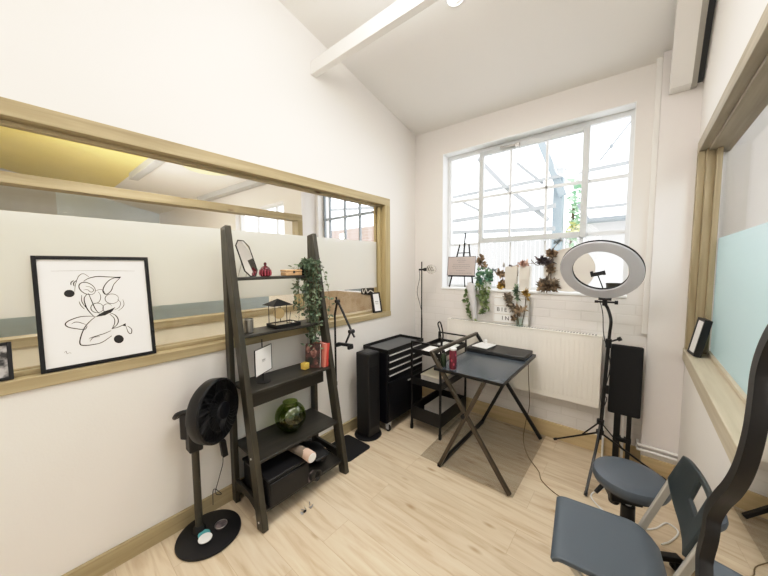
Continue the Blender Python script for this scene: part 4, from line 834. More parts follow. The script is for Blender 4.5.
# ================================================================== RADIATOR AND PIPES
RX0, RX1, RZ0, RZ1 = -1.49, -.188, .385, .955
r = thing('radiator', 'long white ribbed radiator under the steel window', 'radiator', (-.84,2.83,RZ0))
b = MB(); b.box(RX0,RX1,2.79,2.80,RZ0,RZ1-.01)
n = 38; step = (RX1-RX0-.06)/n
for k in range(n):
    x = RX0+.03+step*(k+.5); h = step*.22
    b.prism([(x-h,2.79,RZ0+.045),(x-h*.55,2.788,RZ0+.055),(x+h*.55,2.788,RZ0+.055),(x+h,2.79,RZ0+.045)],(0,0,RZ1-RZ0-.105))
b.build('front_panel', 'rad', r, bevel=.0015)
b = MB(); b.box(RX0,RX1,2.835,2.848,RZ0,RZ1-.01); b.build('back_panel', 'rad', r)
b = MB(); b.box(RX0-.004,RX1+.004,2.785,2.850,RZ1-.012,RZ1); b.build('top_grille', 'rad', r, bevel=.003)
b = MB()
for k in range(60): b.box(RX0+.03+k*.0208,RX0+.042+k*.0208,2.797,2.842,RZ1-.0005,RZ1+.0006)
b.build('grille_slots', 'greyink', r, smooth=False)
for x in (RX0-.004, RX1-.006):
    b = MB(); b.box(x,x+.010,2.785,2.850,RZ0+.01,RZ1-.012); b.build('side_cover', 'rad', r, bevel=.002)
b = MB(); b.cyl((RX1+.004,2.82,RZ0+.03),(RX1+.05,2.82,RZ0+.03),.009,n=10); b.cyl((RX1+.035,2.82,.0),(RX1+.035,2.82,RZ0+.03),.0075,n=10); b.cyl((RX1+.035,2.82,RZ0+.03),(RX1+.035,2.82,RZ0+.09),.016,n=14); b.build('valve', 'white_metal', r)
b = MB(); b.cyl((RX1+.006,2.815,RZ1-.035),(RX1+.016,2.815,RZ1-.035),.006,n=10); b.build('bleed_screw', 'steel', r)
for i, z in enumerate((.20,.165)):
    b = MB(); b.tube([(.05,2.845,z),(.05,2.78,z),(.262,2.78,z)],.0095,10); tag(b.build('heating_pipe','white_metal'), ['upper white heating pipe across the foot of the corner pier','lower white heating pipe across the foot of the corner pier'][i], 'pipe', 'heating pipes at the corner pier')
# ================================================================== WINDOW SILL
WZ = 1.273
r = thing('easel', 'small black tabletop easel at the left end of the window sill', 'easel', (-1.40,2.90,WZ))
b = MB(); b.bar((-1.395,2.915,WZ+.11),(-1.385,2.955,1.835),.014,.010); b.tube([(-1.386,2.951,1.78),(-1.385,2.954,1.81),(-1.385,2.957,1.842)],.01,8,rr=[.010,.009,.002]); b.build('mast', 'blackmetal', r)
b = MB(); b.bar((-1.528,2.885,WZ),(-1.44,2.945,1.72),.013,.010,(0,1,0)); b.build('leg', 'blackmetal', r)
b = MB(); b.bar((-1.262,2.885,WZ),(-1.34,2.945,1.72),.013,.010,(0,1,0)); b.build('leg', 'blackmetal', r)
b = MB(); b.bar((-1.395,2.935,1.62),(-1.392,2.975,WZ),.010,.008,(0,1,0)); b.build('rear_leg', 'blackmetal', r)
b = MB(); b.box(-1.54,-1.25,2.872,2.915,1.385,1.397); b.build('ledge', 'blackmetal', r, bevel=.002)
b = MB(); b.bar((-1.462,2.935,1.632),(-1.322,2.935,1.632),.010,.010); b.build('cross_bar', 'blackmetal', r)
r = thing('easel_sign', 'pale pinkish grey sign with faint lettering resting on the small black easel', 'sign', (-1.40,2.88,1.398))
TE = basis((-1.398,2.885,1.398), (1,0,0), (0,.03,.2))
b = MB(TE); b.box(-.152,.152,0,.196,0,.006); b.build('board', 'signboard', r, bevel=.001)
b = MB(TE)
for q in ((-.154,-.150,-.001,.197),(.150,.154,-.001,.197),(-.154,.154,.193,.197),(-.154,.154,-.001,.003)): b.box(q[0],q[1],q[2],q[3],.0055,.0075)
b.build('edge', 'blackmetal', r)
b = MB(TE); random.seed(5)
for row, (yy, ww) in enumerate(((.172,.04),(.155,.05),(.138,.035),(.112,.09),(.094,.10),(.076,.09),(.05,.05),(.024,.12))):
    x = -ww
    while x < ww:
        L = random.uniform(.006,.018); b.box(x,min(x+L,ww),yy-.003,yy+.003,.0062,.0066); x += L+.005
b.build('lettering', 'greyink', r, smooth=False)
def bunch(name, label, cat, loc, parts, group=None):
    """parts: list of (part name, material, list of (centre, radius, n, leaf length, leaf width), stems)"""
    r = thing(name, label, cat, loc, group)
    for pn, mt, clusters in parts:
        b = MB()
        for c, rad, n, L, W in clusters:
            for k in range(n):
                d = V((random.gauss(0,1),random.gauss(0,1),random.gauss(0,1))).normalized(); p = V(c)+V((d.x*rad[0],d.y*rad[1],d.z*rad[2]))*random.uniform(.3,1)
                b.leaf(p-d*L*.4, d+V((random.gauss(0,.5),random.gauss(0,.5),random.gauss(0,.5))), L*random.uniform(.7,1.2), W*random.uniform(.7,1.2), bend=random.uniform(.1,.5))
        b.build(pn, mt, r, smooth=False)
    return r
def stems(r, name, mat, paths, rad=.0025):
    b = MB()
    for P in paths: b.tube(smoothpath(P,4),rad,5)
    return b.build(name, mat, r)
random.seed(21)
r = bunch('dried_hydrangea', 'brown dried flower head standing behind the easel sign', 'dried flower', (-1.20,2.93,WZ),
      [('flower_head','dry1',[((-1.205,2.925,1.55),(.045,.03,.065),70,.035,.028),((-1.17,2.925,1.50),(.03,.02,.04),30,.03,.022)])])
stems(r,'stem','stem',[[(-1.21,2.93,WZ),(-1.205,2.93,1.4),(-1.20,2.928,1.52)]])
r = bunch('dried_sprig', 'blue grey dried sprig above the ivy on the window sill', 'dried flower', (-1.08,2.95,WZ),
      [('petals','bluegrey_leaf',[((-1.085,2.945,1.455),(.05,.02,.022),26,.035,.02)])])
stems(r,'stem','stem',[[(-1.10,2.95,WZ),(-1.09,2.95,1.37),(-1.085,2.945,1.45)]])
r = thing('ivy_plant', 'bushy variegated ivy spilling over the left half of the window sill', 'plant', (-1.12,2.91,WZ))
b = MB(); b.lathe([(.035,.0),(.045,.06),(.047,.07),(.041,.07),(.038,.05)],(-1.125,2.915,WZ),24); b.build('pot', 'white', r)
st, lf, lf2 = MB(), MB(), MB()
for k in range(230):
    d = V((random.gauss(0,1),random.gauss(0,1),random.gauss(0,1))).normalized(); q = random.uniform(.45,1)
    lf.leaf(V((-1.155,2.90,1.385))+V((d.x*.082*q,d.y*.045*q,d.z*.085*q)), d+V((random.gauss(0,.4),-.4,random.gauss(0,.4))), random.uniform(.026,.042), random.uniform(.024,.036))
for x0, z0, n in ((-1.305,1.02,13),(-1.255,1.0,8),(-1.15,1.02,16),(-1.11,1.07,13),(-1.17,1.12,12)):
    P = smoothpath([(-1.14,2.90,1.36),((x0-1.14)/2,2.868,1.335),(x0,2.845,1.24),(x0+random.gauss(0,.012),2.845,(1.24+z0)/2),(x0+.01,2.84,z0)],8); st.tube(P,.0018,4)
    for i in range(n):
        p = P[int(len(P)*(.35+.64*i/n))]
        for j in range(2): lf2.leaf(p+V((random.gauss(0,.012),-.006,random.gauss(0,.008))),(random.uniform(-1,1),-.35,random.uniform(-.9,.3)),random.uniform(.034,.05),random.uniform(.03,.042))
P = smoothpath([(-1.25,2.845,1.05),(-1.27,2.80,1.0),(-1.22,2.772,.972),(-1.14,2.775,.966)],6); st.tube(P,.0018,4)
for p in P[4::3]: lf2.leaf(p+V((0,0,.004)),(random.uniform(-1,1),-.4,.2),.035,.03)
st.build('stems', 'leafc', r); lf.build('leaves', 'leafb', r, smooth=False); lf2.build('trailing_leaves', 'leafc', r, smooth=False)
r = thing('driftwood', 'tall pale grey tapering piece of driftwood standing on the radiator among the ivy', 'driftwood', (-1.22,2.815,.957))
b = MB(); P = smoothpath([(-1.205,2.815,.957),(-1.222,2.815,1.10),(-1.245,2.818,1.24),(-1.275,2.822,1.335)],6); K = len(P); b.tube(P,.03,10,rr=[.017+.030*(i/K)**.7 if i < K-2 else .024 for i in range(K)]); b.build('trunk', 'drift', r)
r = bunch('dried_leaf_bundle', 'folded brown dried leaves on the window sill between ivy and paper bags', 'dried leaf', (-1.0,2.92,WZ),
      [('leaves','dry1',[((-1.005,2.92,1.42),(.035,.02,.035),40,.05,.03),((-.985,2.92,1.315),(.03,.02,.035),40,.05,.035)]),('ochre_leaves','dry2',[((-.99,2.905,1.31),(.03,.015,.03),22,.045,.03)])])
stems(r,'stem','dry1',[[(-1.0,2.92,WZ),(-.975,2.92,1.36),(-1.04,2.92,1.45)]],.004)
r = thing('glass_bottle', 'slim clear bottle with grey stopper on the window sill behind the dried leaves', 'bottle', (-.985,2.955,WZ))
b = MB(); b.lathe([(.020,.0005),(.022,.005),(.022,.15),(.010,.185),(.009,.21)],(-.985,2.955,WZ),24); b.build('body', glass('bottle_glass',(.95,.93,.95)), r)
b = MB(); b.lathe([(.009,.21),(.012,.216),(.012,.235),(.008,.255),(.001,.258)],(-.985,2.955,WZ),16); b.build('stopper', 'steel', r)
for x0, x1, lab in ((-.958,-.848,'white paper bag on the window sill, left of the pair'),(-.832,-.735,'white paper bag on the window sill, right of the pair')):
    r = thing('paper_bag', lab, 'bag', ((x0+x1)/2,2.93,WZ), 'paper bags on the window sill'); w = (x1-x0)
    b = MB(); y0, y1 = 2.90, 2.965; h = .215; a = [(x0+.008,y0,WZ),(x1-.008,y0,WZ),(x1-.008,y1,WZ),(x0+.008,y1,WZ)]; m = [(x0+.004,y0-.004,WZ+.1),(x1-.004,y0-.004,WZ+.1),(x1-.004,y1+.002,WZ+.1),(x0+.004,y1+.002,WZ+.1)]; t = [(x0,y0+.012,WZ+h),(x1,y0+.008,WZ+h+.004),(x1,y1-.01,WZ+h),(x0,y1-.012,WZ+h+.003)]
    A, Bm, Tt = [b._v(p) for p in a], [b._v(p) for p in m], [b._v(p) for p in t]; b.face(A[::-1])
    for i in range(4): j = (i+1)%4; b.face([A[i],A[j],Bm[j],Bm[i]]); b.face([Bm[i],Bm[j],Tt[j],Tt[i]])
    b.build('body', 'bag', r, smooth=False, solid=.0015)
    b = MB(); b.box(x0+.002,x1-.002,y0-.0055,y0-.003,WZ+.098,WZ+.103); b.build('fold_crease', 'beige', r, smooth=False)
r = bunch('dried_flowers', 'dusty pink dried flowers lying across the tops of the white paper bags', 'dried flower', (-.79,2.93,WZ+.2),
      [('petals','drypink',[((-.80,2.925,1.515),(.055,.02,.026),50,.04,.024),((-.83,2.92,1.49),(.06,.02,.01),16,.03,.02)]),('dark_leaves','purple',[((-.91,2.92,1.50),(.022,.012,.014),14,.028,.014)])])
stems(r,'stems','dry1',[[(-.895,2.915,1.49),(-.80,2.915,1.51),(-.70,2.92,1.52)],[(-.838,2.89,1.40),(-.836,2.89,1.45),(-.845,2.90,1.50)]],.003)
r = bunch('dried_bouquet', 'tall brown and purple dried flower bouquet leaning by the round board on the sill', 'dried flower', (-.69,2.89,WZ),
      [('dark_leaves','purple',[((-0.635,2.885,1.535),(.055,.025,.032),90,.045,.022),((-0.575,2.885,1.52),(.04,.02,.03),40,.04,.02)]),
       ('flower_head','dry1',[((-0.565,2.88,1.60),(.045,.03,.036),85,.038,.03)]),('flower_head','dry1',[((-0.565,2.88,1.47),(.035,.025,.04),46,.045,.03)]),
       ('base_leaves','dry3',[((-0.615,2.885,1.335),(.045,.022,.05),70,.055,.032),((-0.555,2.88,1.33),(.05,.022,.045),60,.06,.03)]),
       ('brown_leaves','dry1',[((-0.600,2.87,1.31),(.06,.02,.03),50,.055,.035),((-0.540,2.87,1.31),(.03,.02,.03),30,.055,.03)]),
       ('spike','bluegrey_leaf',[((-0.530,2.885,1.69),(.035,.012,.018),34,.03,.014),((-0.500,2.885,1.705),(.02,.01,.012),16,.03,.014)])])
stems(r,'stems','dry3',[[(-0.590,2.885,WZ),(-0.585,2.885,1.42),(-0.600,2.885,1.55)],[(-0.570,2.885,WZ),(-0.565,2.885,1.45),(-0.555,2.885,1.60)],[(-0.600,2.885,1.5),(-0.560,2.885,1.63),(-0.495,2.885,1.71)],[(-0.590,2.88,1.52),(-0.680,2.885,1.50),(-0.730,2.89,1.55)]],.004)
tag(MB().lathe([(.001,0),(.183,0),(.185,.002),(.185,.010),(.183,.012),(.001,.012)],(-.442,2.925,1.459),64,(0,-1,.12)).build('round_board','beige'), 'round beige board leaning on the window behind the ring light', 'board')
r = thing('bowl', 'small dark grey bowl on the sill seen through the ring light', 'bowl', (-.137,2.91,WZ))
b = MB(); b.lathe([(.022,.0),(.045,.03),(.052,.085),(.049,.085),(.042,.032),(.001,.01)],(-.137,2.912,WZ),32,cap=False); b.build('body', M['ext_grey'] if False else 'ladder', r)
b = MB(); b.lathe([(.001,.079),(.049,.080)],(-.137,2.912,WZ),32,cap=False); b.build('filling', 'steel', r)
# light box on the radiator with dried flowers in front
r = thing('light_box', 'white cinema style letter light box standing on the radiator', 'sign', (-.868,2.83,.957))
b = MB(); b.box(-1.022,-.714,2.818,2.85,.957,1.214); b.build('case', 'white', r, bevel=.003)
b = MB(); b.box(-.717,-.711,2.815,2.851,.957,1.214); b.build('end_cap', 'steel', r, bevel=.001)
b = MB()
for z in (.972,1.05,1.128,1.20): b.box(-1.02,-.72,2.8145,2.818,z-.004,z+.004)
b.build('letter_rail', 'bag', r, bevel=.001)
b = MB(); b.box(-1.012,-.73,2.8160,2.8178,.977,1.195); b.build('face_panel', 'paper', r, smooth=False)
RX = Matrix.Rotation(PI/2, 3, 'X')
for x, ch in ((-.982,'B'),(-.947,'I'),(-.914,'E')): text_mesh(ch,.052,RX,(x,2.8152,1.090),'letter','ink',r)
for x, ch in ((-.942,'I'),(-.900,'N')): text_mesh(ch,.052,RX,(x,2.8152,1.012),'letter','ink',r)
r = bunch('dried_flower_vase', 'dried bark, ochre and green leaves in a clear glass in front of the light box', 'dried flower', (-.80,2.80,.957),
      [('bark_strip','dry3',[((-.893,2.795,1.215),(.018,.008,.03),40,.05,.026),((-.868,2.795,1.16),(.018,.008,.04),50,.05,.026),((-.845,2.795,1.11),(.015,.008,.025),26,.045,.02)]),
       ('green_leaf','leaf',[((-.815,2.795,1.285),(.014,.008,.045),30,.045,.022),((-.815,2.795,1.22),(.014,.008,.035),22,.04,.02)]),
       ('ochre_leaf','dry2',[((-.742,2.795,1.26),(.016,.008,.032),36,.045,.026),((-.725,2.795,1.225),(.012,.008,.03),16,.04,.018)]),
       ('brown_leaf','dry1',[((-.80,2.79,1.10),(.03,.008,.035),46,.05,.03),((-.76,2.79,1.11),(.03,.008,.016),24,.05,.018),((-.835,2.79,1.03),(.018,.008,.03),34,.04,.024)])])
stems(r,'stems','dry3',[[(-.80,2.795,.97),(-.81,2.795,1.10),(-.87,2.795,1.18),(-.90,2.795,1.24)],[(-.79,2.795,.97),(-.81,2.795,1.15),(-.815,2.795,1.30)],[(-.765,2.795,.97),(-.745,2.795,1.1),(-.735,2.795,1.25)]],.004)
b = MB(); b.lathe([(.026,.001),(.028,.004),(.028,.075),(.026,.075),(.026,.008),(.001,.006)],(-.785,2.798,.957),24,cap=False); b.build('glass', glass('vase_glass',(.85,.9,.88)), r)

# ================================================================== RING LIGHT ON TRIPOD
r = thing('ring_light', 'large grey ring light on a black tripod in front of the radiator end', 'light', (-.16,2.60,0))
tl = math.radians(35); RC = V((-.199,2.50,1.452)); nz = V((-.06,-math.cos(tl),-math.sin(tl))).normalized(); uu = V((1,0,0)); uu = (uu-nz*uu.dot(nz)).normalized(); vv = nz.cross(uu)
def ringprof(prof, name, mat):
    b = MB(); n = 72; rings = []
    for i in range(n):
        a = 2*PI*i/n; e = uu*math.cos(a)+vv*math.sin(a); rings.append([b._v(RC+e*q+nz*h) for q, h in prof])
    for i in range(n):
        A, B = rings[i], rings[(i+1)%n]
        for j in range(len(prof)): k = (j+1)%len(prof); b.face([A[j],B[j],B[k],A[k]])
    return b.build(name, mat, r)
ringprof([(.163,0),(.232,0),(.235,-.004),(.235,-.008),(.160,-.008),(.160,-.004)],'diffuser','lav')
ringprof([(.158,-.008),(.237,-.008),(.237,-.026),(.230,-.030),(.165,-.030),(.158,-.026)],'housing','blackmat')
dn = -vv if vv.z > 0 else vv
bt = RC + dn*.234 - nz*.018 + uu*.028
b = MB(); b.obox(bt+V((0,0,-.012)),(.075,.035,.022)); b.cyl(bt+V((-.05,.0,-.035)),bt+V((.06,.0,-.035)),.007,n=10); b.cyl(bt+V((.055,0,-.035)),bt+V((.075,0,-.035)),.014,n=14); b.cyl(bt+V((0,0,-.02)),bt+V((0,.005,-.06)),.016,n=14); b.cyl(bt+V((-.06,0,-.035)),bt+V((-.04,0,-.035)),.010,n=12); b.build('bracket', 'black', r)
PB = V((-.16,2.60,.30)); PT = V((-.135,2.60,.95))
b = MB(); b.tube(smoothpath([bt+V((0,.004,-.05)),bt+V((.018,.02,-.085)),V((-.127,2.575,1.12)),PT+V((.004,-.004,.08)),PT],6),.010,10); b.build('gooseneck', 'black', r)
b = MB(); b.cyl(PT,PB-V((0,0,.06)),.0115,n=14); b.build('pole', 'blackmetal', r)
b = MB(); b.cyl(PT-V((0,0,.03)),PT+V((0,0,.03)),.018,n=14); b.cyl(PT+V((.015,-.02,.02)),PT+V((.06,-.03,.045)),.006,n=8); b.cyl(PT+V((.052,-.028,.04)),PT+V((.068,-.031,.05)),.014,n=12); b.build('clamp_knob', 'black', r)
b = MB(); b.cyl(PB+V((0,0,.055)),PB+V((0,0,.085)),.022,n=16); b.cyl(PB-V((0,0,.02)),PB+V((0,0,.005)),.024,n=16); b.build('tripod_collar', 'black', r)
for k, ft in enumerate(((-.485,2.825,.012),(-.198,2.24,.012),(.205,2.755,.012))):
    ft = V(ft); h0 = PB-V((0,0,.008)); b = MB(); b.bar(h0,ft,.016,.012); lg = b.build('leg', 'blackmetal', r, bevel=.002)
    b = MB(); m = h0+(ft-h0)*.34; b.bar(PB+V((0,0,.07)),m+V((0,0,.006)),.012,.008); b.build('brace', 'blackmetal', r, bevel=.001)
    b = MB(); b.cyl(h0+(ft-h0)*.95,ft,.0105,n=10); b.build('rubber_foot', 'black', lg)
b = MB(); q0 = RC+dn*.165-nz*.012+uu*.02; q1 = V((-.205,2.47,1.435)); b.tube([q0,q0+V((-.01,0,.03)),q1],.0045,8); b.obox(q1+V((0,-.005,.004)),(.078,.022,.026),rot('Y',-14)); b.obox(q1+V((-.032,-.012,.012)),(.016,.03,.018),rot('Y',-14)); b.obox(q1+V((.036,-.012,.012)),(.014,.03,.03),rot('Y',-14)); b.build('phone_clamp', 'black', r, bevel=.002)
b = MB(); b.tube(smoothpath([bt+V((-.03,.02,-.03)),(-.175,2.60,1.15),(-.165,2.615,1.0),(-.12,2.60,.80),(-.145,2.58,.60),(-.13,2.59,.55),(-.15,2.58,.45),(-.145,2.62,.30)],6),.003,6); b.build('cable', 'black', r)
b = MB(); b.obox((-.128,2.588,.62),(.016,.012,.06)); b.build('cable_remote', 'black', r, bevel=.002)

# ================================================================== ARM REST
r = thing('arm_rest', 'black padded arm rest board standing on a twin post frame beside the pier', 'arm rest', (-.03,2.72,0))
TP = basis((-.035,2.735,.418), (1,0,0), (.03,.02,1))
b = MB(TP); b.box(-.092,.092,0,.505,0,.045); b.build('pad', 'blackmat', r, bevel=.012, seg=3)
b = MB(TP); b.box(-.080,.080,.02,.485,-.008,0); b.build('pad_base', 'black', r)
b = MB(); b.box(-.088,-.050,2.695,2.73,.03,.60); b.build('post', 'blackmetal', r, bevel=.004)
b = MB(); b.box(-.015,.012,2.70,2.728,.03,.60); b.build('post', 'blackmetal', r, bevel=.004)
b = MB(); b.cyl((-.035,2.712,.10),(-.035,2.712,.44),.009,n=14); b.build('height_rod', 'silver', r)
b = MB(); b.box(-.09,.015,2.69,2.735,.22,.25); b.build('cross_brace', 'blackmetal', r, bevel=.003)
b = MB(); b.bar((-.069,2.50,.016),(-.069,2.775,.016),.035,.030); b.bar((-.002,2.50,.016),(-.002,2.775,.016),.03,.030); b.bar((-.11,2.70,.018),(.05,2.70,.018),.035,.028); b.build('base', 'blackmetal', r, bevel=.004)

# ================================================================== STOOL
SX, SY, SH = .012, 1.80, .505
r = thing('rolling_stool', 'round slate vinyl stool on a star base with castors behind the folding chair', 'stool', (SX,SY,0))
b = MB(); b.lathe([(.001,-.058),(.128,-.058),(.141,-.052),(.148,-.036),(.148,-.024),(.142,-.009),(.126,-.001),(.10,.002),(.001,.003)],(SX,SY,SH),56); b.build('seat', 'seat', r)
b = MB(); b.lathe([(.001,-.070),(.122,-.070),(.128,-.058)],(SX,SY,SH),40); b.build('seat_base', 'black', r)
b = MB(); b.obox((SX-.02,SY+.02,SH-.125),(.13,.09,.05),rot('Z',20)); b.cyl((SX,SY,SH-.07),(SX,SY,SH-.12),.035,n=18); b.cyl((SX-.055,SY+.02,SH-.12),(SX-.055,SY+.02,SH-.19),.03,.022,18); b.build('mechanism', 'black', r, bevel=.006)
b = MB(); b.tube(smoothpath([(SX-.05,SY+.02,SH-.125),(SX-.09,SY+.02,SH-.12),(SX-.112,SY+.0,SH-.135)]),.005,6); b.cyl((SX-.098,SY+.03,SH-.118),(SX-.128,SY-.01,SH-.155),.011,.009,12); b.build('lever', 'black', r)
b = MB(); b.cyl((SX,SY,.10),(SX,SY,SH-.09),.014,n=18); b.build('gas_lift', 'silver', r)
b = MB(); b.lathe([(.034,.06),(.032,.12),(.028,.345),(.019,.347)],(SX,SY,0),24); b.build('column_cover', 'black', r)
for k in range(5):
    a = math.radians(38+72*k); e = V((math.cos(a),math.sin(a),0)); tip = V((SX,SY,.075))+e*.255
    b = MB(); b.bar(V((SX,SY,.105)),tip,.036,.026); lg = b.build('base_leg', 'black', r, bevel=.005)
    b = MB(); s_ = V((-e.y,e.x,0)); c = tip+V((0,0,-.045))
    b.cyl(c-s_*.021,c-s_*.004,.028,n=18); b.cyl(c+s_*.004,c+s_*.021,.028,n=18); b.cyl(c+V((0,0,.0)),c+V((0,0,.05)),.007,n=8); b.obox(c+V((0,0,.022)),(.05,.03,.022),Matrix.Rotation(a,3,'Z')); b.build('castor', 'black', lg, bevel=.002)
b = MB(); b.tube(smoothpath([(-.10,2.42,.005),(-.155,2.33,.005),(-.165,2.25,.005),(-.08,2.16,.005),(.02,2.12,.005),(.13,2.20,.005),(.19,2.30,.005),(.235,2.26,.005),(.20,2.16,.005),(.16,2.10,.005)],7),.0045,7); tag(b.build('extension_cable','white'), 'white cable looping on the floor behind the round stool', 'cable')

# ================================================================== FOLDING CHAIR
ca, sa = math.cos(math.radians(7)), math.sin(math.radians(7)); F0 = V((-.222,1.337,0))
def ch(s, l, z): return V((F0.x+ca*s-sa*l, F0.y+sa*s+ca*l, z))
r = thing('folding_chair', 'slate plastic folding chair with grey steel frame, nearest the camera', 'chair', ch(.2,0,0))
b = MB(); nu, nv_ = 18, 14; G = []
def wid(u): return .173*(1 - .0*u) * (1 - max(0,(u-.72)/.28)**2.2*.45)
for i in range(nu+1):
    u = i/nu; row = []
    for j in range(nv_+1):
        v = -1+2*j/nv_; s = u*.345 + .0; z = .452 - .012*math.sin(PI*u)*(1-v*v) + (-.016*max(0,(.10-u)/.10)**2) - .020*max(0,(u-.82)/.18)**2
        row.append(b._v(ch(s,v*wid(u),z)))
    G.append(row)
for i in range(nu):
    for j in range(nv_): b.face([G[i][j],G[i+1][j],G[i+1][j+1],G[i][j+1]])
seat = b.build('seat', 'chairseat', r, ang=60); q = seat.modifiers.new('thick','SOLIDIFY'); q.thickness = .018; q.offset = -1
bv = seat.modifiers.new('edge','BEVEL'); bv.width = .004; bv.segments = 2; bv.limit_method = 'ANGLE'
# backrest: curved panel with a hand hole
b = MB(); nu, nv_ = 28, 10; G = {}
def bp(u, v):
    l = -.150 + .318*u; c = (u-.5)*2; zl = .615 + (.06*max(0,c)**3 if c > 0 else 0); s = .424 - .014*c*c - (.050-.01*c)*(1-v); zu = .792 - .012*abs(c)**5; z = zl + (zu-zl)*v
    return ch(s, l, z)
for i in range(nu+1):
    for j in range(nv_+1): G[i,j] = b._v(bp(i/nu,j/nv_))
for i in range(nu):
    for j in range(nv_):
        if 7 <= i < 15 and 5 <= j < 9: continue
        b.face([G[i,j],G[i+1,j],G[i+1,j+1],G[i,j+1]])
bk = b.build('backrest', 'chairback', r, ang=60); q = bk.modifiers.new('thick','SOLIDIFY'); q.thickness = .013; q.offset = 0
bv = bk.modifiers.new('edge','BEVEL'); bv.width = .004; bv.segments = 2; bv.limit_method = 'ANGLE'
for l in (-.150,.176):
    l2 = l-.008 if l < 0 else l
    b = MB(); b.bar(ch(.395,l2,.70),ch(.155,l2,.012),.016,.026,ch(1,0,0)-ch(0,0,0)); f = b.build('front_leg', 'greytube', r, bevel=.005)
    b = MB(); b.bar(ch(.157,l2,.02),ch(.153,l2,.0),.02,.03,ch(1,0,0)-ch(0,0,0)); b.build('rubber_foot', 'black', f)
    l3 = l+.02 if l < 0 else l-.02
    b = MB(); b.bar(ch(.05,l3,.425),ch(.43,l3,.012),.014,.024,ch(1,0,0)-ch(0,0,0)); f = b.build('rear_leg', 'greytube', r, bevel=.005)
    b = MB(); b.bar(ch(.425,l3,.02),ch(.432,l3,.0),.018,.028,ch(1,0,0)-ch(0,0,0)); b.build('rubber_foot', 'black', f)
b = MB(); b.cyl(ch(.165,-.158,.05),ch(.165,.176,.05),.009,n=12); b.build('stretcher', 'greytube', r)
b = MB(); b.cyl(ch(.40,-.13,.045),ch(.40,.156,.045),.009,n=12); b.build('stretcher', 'greytube', r)
b = MB(); b.cyl(ch(.05,-.13,.425),ch(.05,.156,.425),.008,n=12); b.cyl(ch(.30,-.158,.428),ch(.30,.176,.428),.008,n=12); b.build('seat_bar', 'greytube', r)

# ================================================================== WAVY MIRROR
far = [(.99,0),(1.02,.12),(1.0,.26),(.955,.40),(.975,.52),(1.02,.62),(1.06,.702),(1.088,.746),(1.085,.817),(1.094,.865),(1.065,.93),(1.015,1.0),(.986,1.065),(.978,1.14),(.989,1.205),(1.004,1.268),(.995,1.327),(.963,1.382),(.90,1.44),(.85,1.50),(.77,1.57),(.69,1.60)]
near = [(.58,1.60),(.51,1.55),(.49,1.46),(.45,1.36),(.48,1.24),(.52,1.14),(.50,1.02),(.55,.90),(.62,.78),(.63,.64),(.58,.52),(.53,.40),(.56,.26),(.59,.12),(.56,0)]
MX0, MXK = .100, .085
def mpt(y, z, d=0): return V((MX0+MXK*z-.056*(y-1.0)-d, y, z+.002))
sp = smoothpath([(y,z,0) for y, z in far+near], 5)
E2 = [(p.x,p.y) for p in sp]; n = len(E2)
def offs(k):
    o = []
    for i in range(n):
        a, c = V(E2[i-1]), V(E2[(i+1)%n]); d = (c-a).normalized(); o.append((E2[i][0]-d.y*k, max(E2[i][1]+d.x*k, k*.9)))
    return o
r = thing('wavy_mirror', 'tall mirror with a wavy black frame leaning on the right wall', 'mirror', (.15,.75,0))
IN = offs(.027); b = MB()
of = [b._v(mpt(y,z,.011)) for y, z in E2]; inf = [b._v(mpt(y,z,.010)) for y, z in IN]; inb = [b._v(mpt(y,z,-.004)) for y, z in IN]; ob = [b._v(mpt(y,z,-.014)) for y, z in E2]; ib2 = [b._v(mpt(y,z,-.014)) for y, z in IN]
for i in range(n):
    j = (i+1)%n; b.face([of[i],of[j],inf[j],inf[i]]); b.face([inf[i],inf[j],inb[j],inb[i]]); b.face([of[i],ob[i],ob[j],of[j]]); b.face([ob[i],ib2[i],ib2[j],ob[j]]); b.face([inb[i],inb[j],ib2[j],ib2[i]])
b.build('frame', 'blackmetal', r)
b = MB(); b.poly([mpt(y,z,-.003) for y, z in IN]); b.build('mirror_glass', 'mirror_glass', r, smooth=False)
b = MB(); b.poly([mpt(y,z,-.012) for y, z in IN][::-1]); b.build('backing_board', 'blackmat', r, smooth=False)
# small frame on the right sill
TD = basis((.300,2.60,.946), (.12,-1,0), (.036,0,.2))
r = framed('picture_frame', 'small black frame with a white page leaning on the blue frosted right window', 'picture', TD, .13, .225, .014, .034)
b = MB(TD); b.box(-.052,.052,.013,.212,.004,.030); b.build('paper', 'paper', r, smooth=False)

# ================================================================== LIGHT FITTINGS AND LIGHT
def downlight(name, label, loc, energy, col=(1,.93,.86), rad=.12):
    r = thing(name, label, 'light', loc); x, y, z = loc
    b = MB(); b.lathe([(.060,.0),(.060,-.006),(.048,-.008),(.045,.02),(.060,.02)],(x,y,z),28,cap=False); b.build('trim_ring', 'white_metal', r)
    b = MB(); b.lathe([(.001,.004),(.045,.004)],(x,y,z),28,cap=False); b.build('lamp_face', emit('lamp_face_'+name, col, 14), r)
    l = bpy.data.lights.new(name+'_lamp','SPOT'); l.energy = energy; l.color = col; l.shadow_soft_size = rad; l.spot_size = math.radians(160); l.spot_blend = 1.
    o = bpy.data.objects.new(name+'_lamp', l); COL.objects.link(o); o.parent = r; o.location = (0,0,-.03)
downlight('ceiling_spotlight','small round ceiling spotlight beyond the beam', (-.93,1.80,zc(-.93,1.80)-.01), 68)
downlight('ceiling_spotlight','unseen round ceiling spotlight added as fill near the middle of the room', (-.55,.55,zc(-.55,.55)-.01), 55)  # out of view, added to spread light evenly over the room
downlight('ceiling_spotlight','small round ceiling spotlight behind the camera near the left wall', (-1.2,-.7,zc(-1.2,-.7)-.01), 35)
r = thing('disc_lamp', 'glowing round disc lamp hanging in the room beyond the corridor', 'lamp', (-3.80,1.41,2.62))
